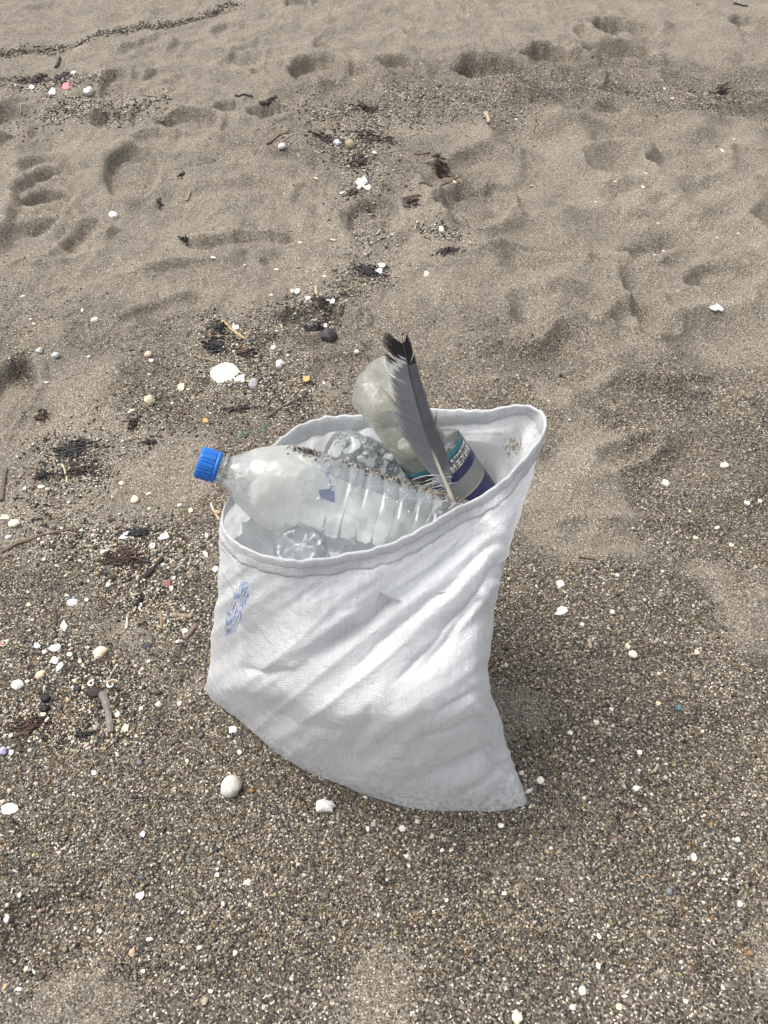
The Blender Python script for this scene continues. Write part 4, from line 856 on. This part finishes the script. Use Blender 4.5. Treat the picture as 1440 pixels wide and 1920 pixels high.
for k, (px, py, ww, hh) in enumerate([(557, 547, 12, 9), (578, 560, 11, 7), (548, 547, 8, 7), (624, 572, 12, 8), (616, 566, 9, 7)]):
    chip(px, py, ww, hh, WHITE, 'small white shell bit in the weed hollow behind the stone', group='shell bits in the weed hollow')
chip(441, 617, 14, 12, WHITE, 'white crumpled bit between the crossed straws', jag=.5); chip(610, 612, 8, 8, WHITE, 'white bead like chip behind the black stone')
shell(669, 662, 10, 7, WHITE, 'tiny white shell just above the frosted bottle')
chip(1346, 577, 27, 13, WHITE, 'torn white scrap on the right hummocks', 'scrap', 'scrap', jag=.5, n=12)
pebble(1358, 874, 15, 8, (.80, .72, .68), 'pale pink chip at the right edge'); chip(1247, 907, 16, 12, WHITE, 'squarish white shell chip upper right of the sack'); chip(1400, 944, 12, 8, WHITE, 'white chip near the right edge above mid height')
chip(1054, 1147, 31, 16, WHITE, 'long notched white shell fragment right of the sack', jag=.4, rot=.25); chip(1051, 1096, 15, 16, WHITE, 'white sliver above the notched fragment', rot=-.5)
chip(1176, 1213, 10, 13, CREAM, 'cream chip touching the oval pebble'); pebble(1185, 1228, 17, 14, (.80, .70, .54), 'oval cream pebble on the right sand', rot=-.5)
chip(1306, 1224, 11, 10, CREAM, 'small cream chip right of the oval pebble'); chip(1272, 1328, 12, 10, (.10, .30, .38), 'tiny teal plastic bit on the right sand', 'plastic bit', 'plastic_bit')
chip(1069, 1375, 12, 8, WHITE, 'white chip right of the sack near its base'); chip(1192, 1479, 16, 10, WHITE, 'flat white chip right of the sack tip', rot=.2)
pebble(1013, 1464, 14, 13, (.78, .74, .66), 'white knobbly pebble beside the sack tip'); chip(991, 1484, 18, 7, (.9, .86, .84), 'thin white sliver touching the sack tip', rot=.5); chip(977, 1450, 10, 10, WHITE, 'curled white shell bit above the sack tip')
chip(1300, 1608, 11, 18, WHITE, 'white rectangular sliver on the lower right sand', jag=.12); chip(1357, 1649, 12, 6, WHITE, 'small white strip lower right'); chip(1386, 1696, 10, 14, WHITE, 'white drop shaped chip at the lower right edge')
chip(1382, 1576, 11, 10, WHITE, 'white chip near the right edge below mid height'); chip(1121, 1811, 11, 13, WHITE, 'white tooth shaped chip near the bottom right'); chip(1091, 1858, 13, 22, WHITE, 'larger white tooth shaped shell near the bottom edge')
chip(1170, 1869, 12, 8, WHITE, 'small white chip between bottom tooth shells and right edge'); pebble(1123, 1756, 8, 18, (.66, .55, .42), 'tan bean pebble on the lower right sand', rot=.2); pebble(968, 1908, 22, 28, (.82, .72, .48), 'yellow cream shell at the bottom edge', 'shell', 'seashell')
pebble(1073, 1889, 12, 12, (.80, .74, .60), 'round cream pebble near the bottom edge'); pebble(1160, 1888, 13, 13, (.70, .56, .38), 'tan round pebble near the bottom edge'); pebble(1285, 1878, 10, 10, (.75, .70, .6), 'pale bead pebble lower right')
pebble(435, 1478, 38, 42, (.52, .47, .41), 'round rough grey beige stone left of the sack base', 'stone', 'stone', lump=.2, high=.85, n=12)
chip(610, 1514, 40, 22, WHITE, 'crumbly white foam lump in front of the sack', 'foam', 'foam_lump', jag=.4, n=14, dome=.7, thick=.004)
pebble(755, 1555, 15, 12, (.70, .64, .64), 'translucent pinkish quartz pebble in front of the sack'); chip(690, 1556, 8, 12, WHITE, 'white sliver left of the quartz pebble'); chip(829, 1595, 9, 8, (.95, .9, 1), 'lilac white chip under the sack'); pebble(939, 1549, 11, 9, (.88, .84, .68), 'ivory pebble under the sack tip')
pebble(438, 1370, 17, 14, (.86, .85, .82), 'white pebble against the lower left of the sack'); chip(449, 1411, 11, 10, WHITE, 'small white chip below the white pebble by the sack')
chip(404, 1068, 15, 12, WHITE, 'white shell touching the left side of the sack')
chip(20, 1517, 34, 23, WHITE, 'pointed white shell at the lower left edge', jag=.2); chip(263, 1680, 17, 20, WHITE, 'white triangular chip on the lower left sand', n=5, jag=.1); chip(13, 1722, 14, 18, WHITE, 'white flake at the left edge near the bottom', rot=.4)
chip(281, 1761, 15, 9, WHITE, 'white shell strip below the triangular chip'); pebble(249, 1787, 13, 17, (.52, .34, .20), 'orange brown pebble at the lower left'); chip(395, 1859, 14, 9, (.95, .88, .9), 'pinkish white chip near the bottom left'); pebble(384, 1878, 12, 18, (.40, .33, .20), 'olive tan pebble near the bottom left', rot=-.3)
pebble(36, 1855, 13, 8, CREAM, 'ivory oval pebble at the bottom left'); pebble(10, 1850, 8, 17, (.55, .38, .16), 'amber pebble at the bottom left edge', rot=-.3); pebble(465, 1655, 14, 12, (.72, .64, .44), 'cream yellow pebble in the lower sand'); pebble(441, 1788, 9, 13, (.76, .66, .46), 'straw coloured chip near the bottom')
chip(268, 1565, 12, 12, (.9, .88, .95), 'lilac and white shell curl lower left'); pebble(265, 1646, 14, 9, (.10, .10, .13), 'dark slate pebble above the triangular chip'); pebble(405, 1594, 10, 9, BLACK, 'black pebble on the lower sand')
chip(33, 1285, 25, 18, WHITE, 'round white shell at the left edge', n=12, jag=.12, dome=.5); chip(104, 1216, 25, 14, WHITE, 'half moon white shell on the left sand', n=11, jag=.15)
shell(76, 1266, 17, 24, PEACH, 'peach tinted oval shell on the left sand', rot=-.5, ribs=6); chip(103, 1240, 19, 15, WHITE, 'white shell above the peach oval shell'); chip(112, 1251, 12, 18, WHITE, 'narrow white shell beside the peach oval shell', rot=-.6)
pebble(188, 1226, 20, 22, (.86, .68, .40), 'yellow cream stone on the left sand', 'stone', 'stone', rot=-.4); chip(70, 1212, 14, 11, BLUG, 'bluish white chip left of the half moon shell'); chip(132, 1228, 13, 9, (.78, .76, .68), 'grey chip right of the half moon shell')
chip(136, 1131, 22, 13, WHITE, 'smooth white oval shell with blue speck beside it', n=12, jag=.1, dome=.45); chip(130, 1122, 6, 5, (.10, .28, .62), 'tiny blue plastic speck by the white oval shell', 'plastic bit', 'plastic_bit')
chip(121, 1175, 16, 25, (.9, .92, .94), 'white triangular shell sliver on the left', n=4, jag=.1, rot=.1); pebble(28, 984, 20, 13, (.88, .80, .55), 'pale yellow shell at the left edge above the long twig', 'shell', 'seashell'); chip(10, 971, 19, 9, CREAM, 'cream chip at the left edge')
chip(16, 1008, 13, 6, WHITE, 'thin white sliver under the pale yellow shell', rot=.5); pebble(253, 938, 15, 12, (.85, .66, .36), 'golden shell left of the blue cap', 'shell', 'seashell'); chip(78, 914, 14, 8, WHITE, 'white chip beside the left black weed'); chip(47, 917, 8, 6, WHITE, 'small white crumb near the left stick')
chip(238, 1005, 34, 11, WHITE, 'long white shell shard under wiry black weed', rot=.55); chip(196, 1036, 18, 9, WHITE, 'white shard at the end of the wiry black weed', rot=.5); chip(308, 1007, 22, 14, WHITE, 'white shell crossed by dark threads beside the sack', rot=.2)
chip(286, 1024, 11, 13, (1, .92, .85), 'curved pinkish white shell near the sack'); chip(292, 1062, 16, 12, WHITE, 'white lace like shell beside the dark wood strip', jag=.5, n=13); chip(313, 1096, 22, 19, MAROON, 'maroon shard left of the sack', 'shard', 'shard', n=6, jag=.25); chip(322, 1104, 9, 10, CREAM, 'cream chip at the tip of the maroon shard')
chip(263, 1138, 12, 14, WHITE, 'white shell stub beside the black weed strip', n=6); chip(347, 1184, 14, 11, WHITE, 'white shell by the bark splinter', rot=.6); chip(203, 1098, 9, 10, (.75, .82, .85), 'grey blue chip below the weed litter'); pebble(275, 1212, 21, 11, BLACK, 'flat oval black pebble left of the sack', high=.5)
chip(386, 1040, 8, 18, WHITE, 'thin white shell edge near the sack side', rot=.5); chip(358, 958, 11, 8, CREAM, 'triangular cream chip left of the rim'); pebble(408, 962, 13, 8, (.62, .38, .18), 'orange pebble by the left rim'); chip(388, 1005, 8, 9, WHITE, 'small white chip near the sack rim')
for px, py in ((86, 1312), (84, 1329)): pebble(px, py, 17, 14, (.018, .017, .02), 'black mussel bit, upper of the pair' if py < 1320 else 'black mussel bit, lower of the pair', 'mussel shell', 'mussel_shell', lump=.3)
pebble(144, 1292, 14, 10, (.04, .045, .055), 'dark blue black shell bit left of the broken snail shells', 'shell', 'seashell'); pebble(177, 1300, 34, 18, (.045, .028, .026), 'dark brown pod below the broken snail shells', 'seed pod', 'seed_pod', high=.6)
chip(138, 1291, 6, 10, WHITE, 'thin white shell rim on the dark shell bit', rot=.4); chip(236, 1366, 14, 26, (.90, .80, .60), 'cream frilled shell piece right of the grey driftwood', jag=.5, n=12); pebble(221, 1340, 10, 12, (.70, .66, .56), 'cream pebble right of the grey driftwood'); chip(82, 1340, 14, 8, CREAM, 'cream shell under the black mussel bits')
pebble(58, 1366, 10, 8, (.45, .08, .03), 'small red crumb in the weed litter', 'crumb', 'crumb'); pebble(298, 1322, 12, 11, (.80, .70, .52), 'pale pebble left of the sack corner'); chip(178, 1450, 12, 10, WHITE, 'white chip on the plain lower left sand'); chip(22, 1380, 10, 6, WHITE, 'white crumb beside the dark root')
# broken snail shells: open spirals
def spiral(px, py, wpx, col, label, turns=1.15, start=0., inner=None, tall=.5):
    c, a, b = frame(px, py, wpx, wpx); mb = MB(); pts = []; rad = []
    for k in range(40):
        f = k / 39; q_ = start + f * turns * 2 * math.pi; rr = a * (.80 - .55 * f); pts.append((rr * math.cos(q_), rr * math.sin(q_), a * tall * f * .8)); rad.append(a * (.30 - .20 * f))
    root = empty('snail_shell', Matrix.Translation(c + Vector((0, 0, a * .15))), label=label, cat='snail shell')
    mb.tube(pts, rad, 10, c=col); mb.build('whorl', SHW, root)
    if inner: m2 = MB(); m2.tube([Vector(p_) * .9 + Vector((0, 0, a * .12)) for p_ in pts[:16]], [r_ * .75 for r_ in rad[:16]], 8, c=inner); m2.build('inner_lip', SHW, root)
    return root
spiral(173, 1283, 19, WHITE, 'broken white snail ring on the left, touching the dark pod', 1.0, 1.2); spiral(210, 1286, 25, WHITE, 'larger broken white snail shell above the grey driftwood', .95, .6, (.30, .22, .15))
spiral(9, 1207, 18, (.92, .82, .75), 'small snail shell with red brown mouth at the left edge', 1.6, 2.0, (.32, .11, .06)); pebble(6, 1410, 18, 14, (.42, .38, .62), 'violet banded snail shell at the left edge', 'snail shell', 'snail_shell', high=.95); chip(22, 1412, 9, 11, WHITE, 'white chip beside the violet snail shell')
# teal fishing line behind the rim
mb = MB(); pts = [Pg(*a) for a in ((440, 832), (452, 822), (466, 812), (478, 813), (492, 806), (500, 801), (508, 803))]; mb.tube([p_ + Vector((0, 0, .004 + .006 * math.sin(i * 1.4))) for i, p_ in enumerate(pts)], .0008, 5, c=(.03, .22, .18))
mb.build('fishing_line', simple('teal_line', (.03, .20, .17), (.05, .28, .22), 200.0, .5), None, label='thin teal line strand on the sand behind the bottle shoulder', cat='line')
# --- small pale shell bits scattered singly over the coarse sand (a shared label per area)
def area_bits(n, x0, x1, y0, y1, label, group, lo=6, hi=11, avoid=True):
    rr = random.Random(n * 7 + int(x0)); k = 0
    while k < n:
        px, py = rr.uniform(x0, x1), rr.uniform(y0, y1)
        if 360 < px < 1030 and 740 < py < 1545: continue
        c = rr.choice([WHITE, WHITE, CREAM, (.85, .82, .78), (.9, .8, .66)]); s = rr.uniform(lo, hi)
        chip(px, py, s, s * rr.uniform(.6, 1.0), c, label, group=group, rot=rr.uniform(0, 3), n=7, thick=.0013); k += 1
area_bits(34, 10, 400, 900, 1480, 'tiny pale shell chip in the weedy litter left of the sack', 'pale chips left of the sack')
area_bits(34, 20, 1400, 1560, 1900, 'tiny pale shell chip on the dark grit in front of the sack', 'pale chips in front of the sack')
area_bits(26, 1020, 1430, 800, 1540, 'tiny pale shell chip on the grit right of the sack', 'pale chips right of the sack')
area_bits(22, 20, 640, 480, 800, 'tiny pale shell chip on the sand behind the bottle', 'pale chips behind the bottle', 5, 9)
area_bits(24, 560, 1420, 150, 480, 'tiny pale shell chip on the far sand', 'pale chips on the far sand', 4, 8)
# --- far strand line: uncountable shell hash and weed crumbs
n = 2600; f = rng.uniform(0, 1, n); lx, ly = [], []
for a in f:
    px = 445 * a; py = 112 - 108 * a ** 1.05 + rng.normal(0, 2.0 + 2.5 * (1 - a)); p_ = P(px - 5 + rng.normal(0, 6), max(py, -30)); lx.append(p_.x); ly.append(p_.y)
bias = np.array([.10, .14, .14, .26, .14, .05, .02, .05, .10]); bias = bias / bias.sum()
grit('strand_line', np.array(lx), np.array(ly), rng.uniform(.004, .014, n), gcols(n, bias) * .8, 'far strand line of dark weed crumbs and shell hash', flat=(.3, .6))
lx, ly = [], []
for (x0, y0, x1, y1, w_, cnt) in [(0, 165, 200, 150, 8, 420), (100, 185, 210, 205, 14, 420), (80, 222, 190, 190, 8, 260), (230, 205, 320, 190, 5, 120), (600, 270, 720, 250, 20, 500), (660, 285, 690, 340, 12, 250), (560, 205, 800, 225, 16, 420), (790, 430, 870, 440, 12, 260), (690, 510, 720, 520, 12, 120), (540, 545, 630, 575, 9, 200), (390, 600, 480, 670, 22, 420), (90, 830, 190, 890, 24, 420), (180, 1000, 340, 1060, 30, 600), (220, 1100, 370, 1190, 24, 420), (20, 1330, 110, 1390, 18, 320), (150, 1280, 230, 1380, 22, 260), (600, 200, 700, 330, 36, 700), (690, 330, 690, 510, 34, 350), (700, 500, 590, 575, 26, 350), (600, 570, 420, 640, 30, 500), (400, 640, 600, 720, 40, 700), (440, 700, 560, 770, 30, 700), (440, 700, 140, 860, 50, 900), (140, 850, 60, 960, 40, 500), (60, 1010, 380, 1030, 46, 1100), (200, 1060, 380, 1180, 44, 1100), (40, 1220, 260, 1300, 50, 800), (20, 1350, 240, 1390, 36, 700), (720, 180, 1000, 210, 30, 700), (1000, 150, 1400, 190, 24, 600), (0, 230, 300, 200, 24, 500)]:
    for _ in range(int(cnt * (2.2 if x0 < 400 and y0 > 800 else 1.4))):
        a = random.random(); p_ = P(x0 + (x1 - x0) * a + random.gauss(0, w_), y0 + (y1 - y0) * a + random.gauss(0, w_ * .6)); lx.append(p_.x); ly.append(p_.y)
lx, ly = np.array(lx), np.array(ly); sz = np.clip((.0026 + .0016 * ly) * rng.lognormal(0, .35, len(lx)), .002, .010)
grit('litter_crumbs', lx, ly, sz, gcols(len(lx), np.array([.05, .32, .05, .28, .15, .03, .01, .05, .06])), 'dark weed crumbs and shell crumbs among the seaweed', flat=(.3, .7))

fr_ = MB(); rr = random.Random(91)
for (x0, y0, x1, y1, w_, cnt) in [(560, 205, 800, 225, 24, 60), (600, 200, 700, 330, 40, 90), (690, 330, 690, 510, 36, 40), (700, 500, 590, 575, 26, 40), (600, 570, 400, 640, 34, 70), (380, 640, 620, 740, 44, 130), (440, 700, 140, 860, 54, 120), (150, 850, 40, 960, 46, 90), (30, 1010, 390, 1030, 50, 190), (180, 1060, 390, 1190, 46, 190), (30, 1220, 260, 1300, 54, 110), (10, 1350, 240, 1390, 40, 100), (720, 180, 1000, 210, 34, 60), (0, 170, 300, 190, 30, 90), (780, 320, 870, 440, 30, 40), (1000, 150, 1400, 190, 30, 50)]:
    for _ in range(cnt):
        a = rr.random(); q0 = P(x0 + (x1 - x0) * a + rr.gauss(0, w_), y0 + (y1 - y0) * a + rr.gauss(0, w_ * .6)); d = rr.uniform(0, 6.28); L = rr.uniform(.004, .016) * (.6 + .5 * q0.y); k = rr.gauss(0, .5); pts = []
        if abs((q0.x + .03) / .22) ** 2 + abs((q0.y - .575) / .13) ** 2 < 1: continue
        for j in range(4):
            pts.append(Vector((q0.x, q0.y, hg(q0.x, q0.y) + .0012))); d += k; q0 = q0 + Vector((math.cos(d), math.sin(d), 0)) * L / 3
        r_ = rr.uniform(.0004, .0011) * (.6 + .5 * q0.y); c = rr.choice([(.03, .022, .02), (.03, .022, .02), (.06, .03, .02), (.12, .085, .055), (.30, .23, .14), (.45, .37, .25)]); fr_.tube(pts, [r_, r_, r_, r_ * .5], 4, c=c, flat=.6)
fr_.build('plant_fragments', WED, None, False, label='loose straw and weed fragments strewn along the litter trail', kind='stuff')
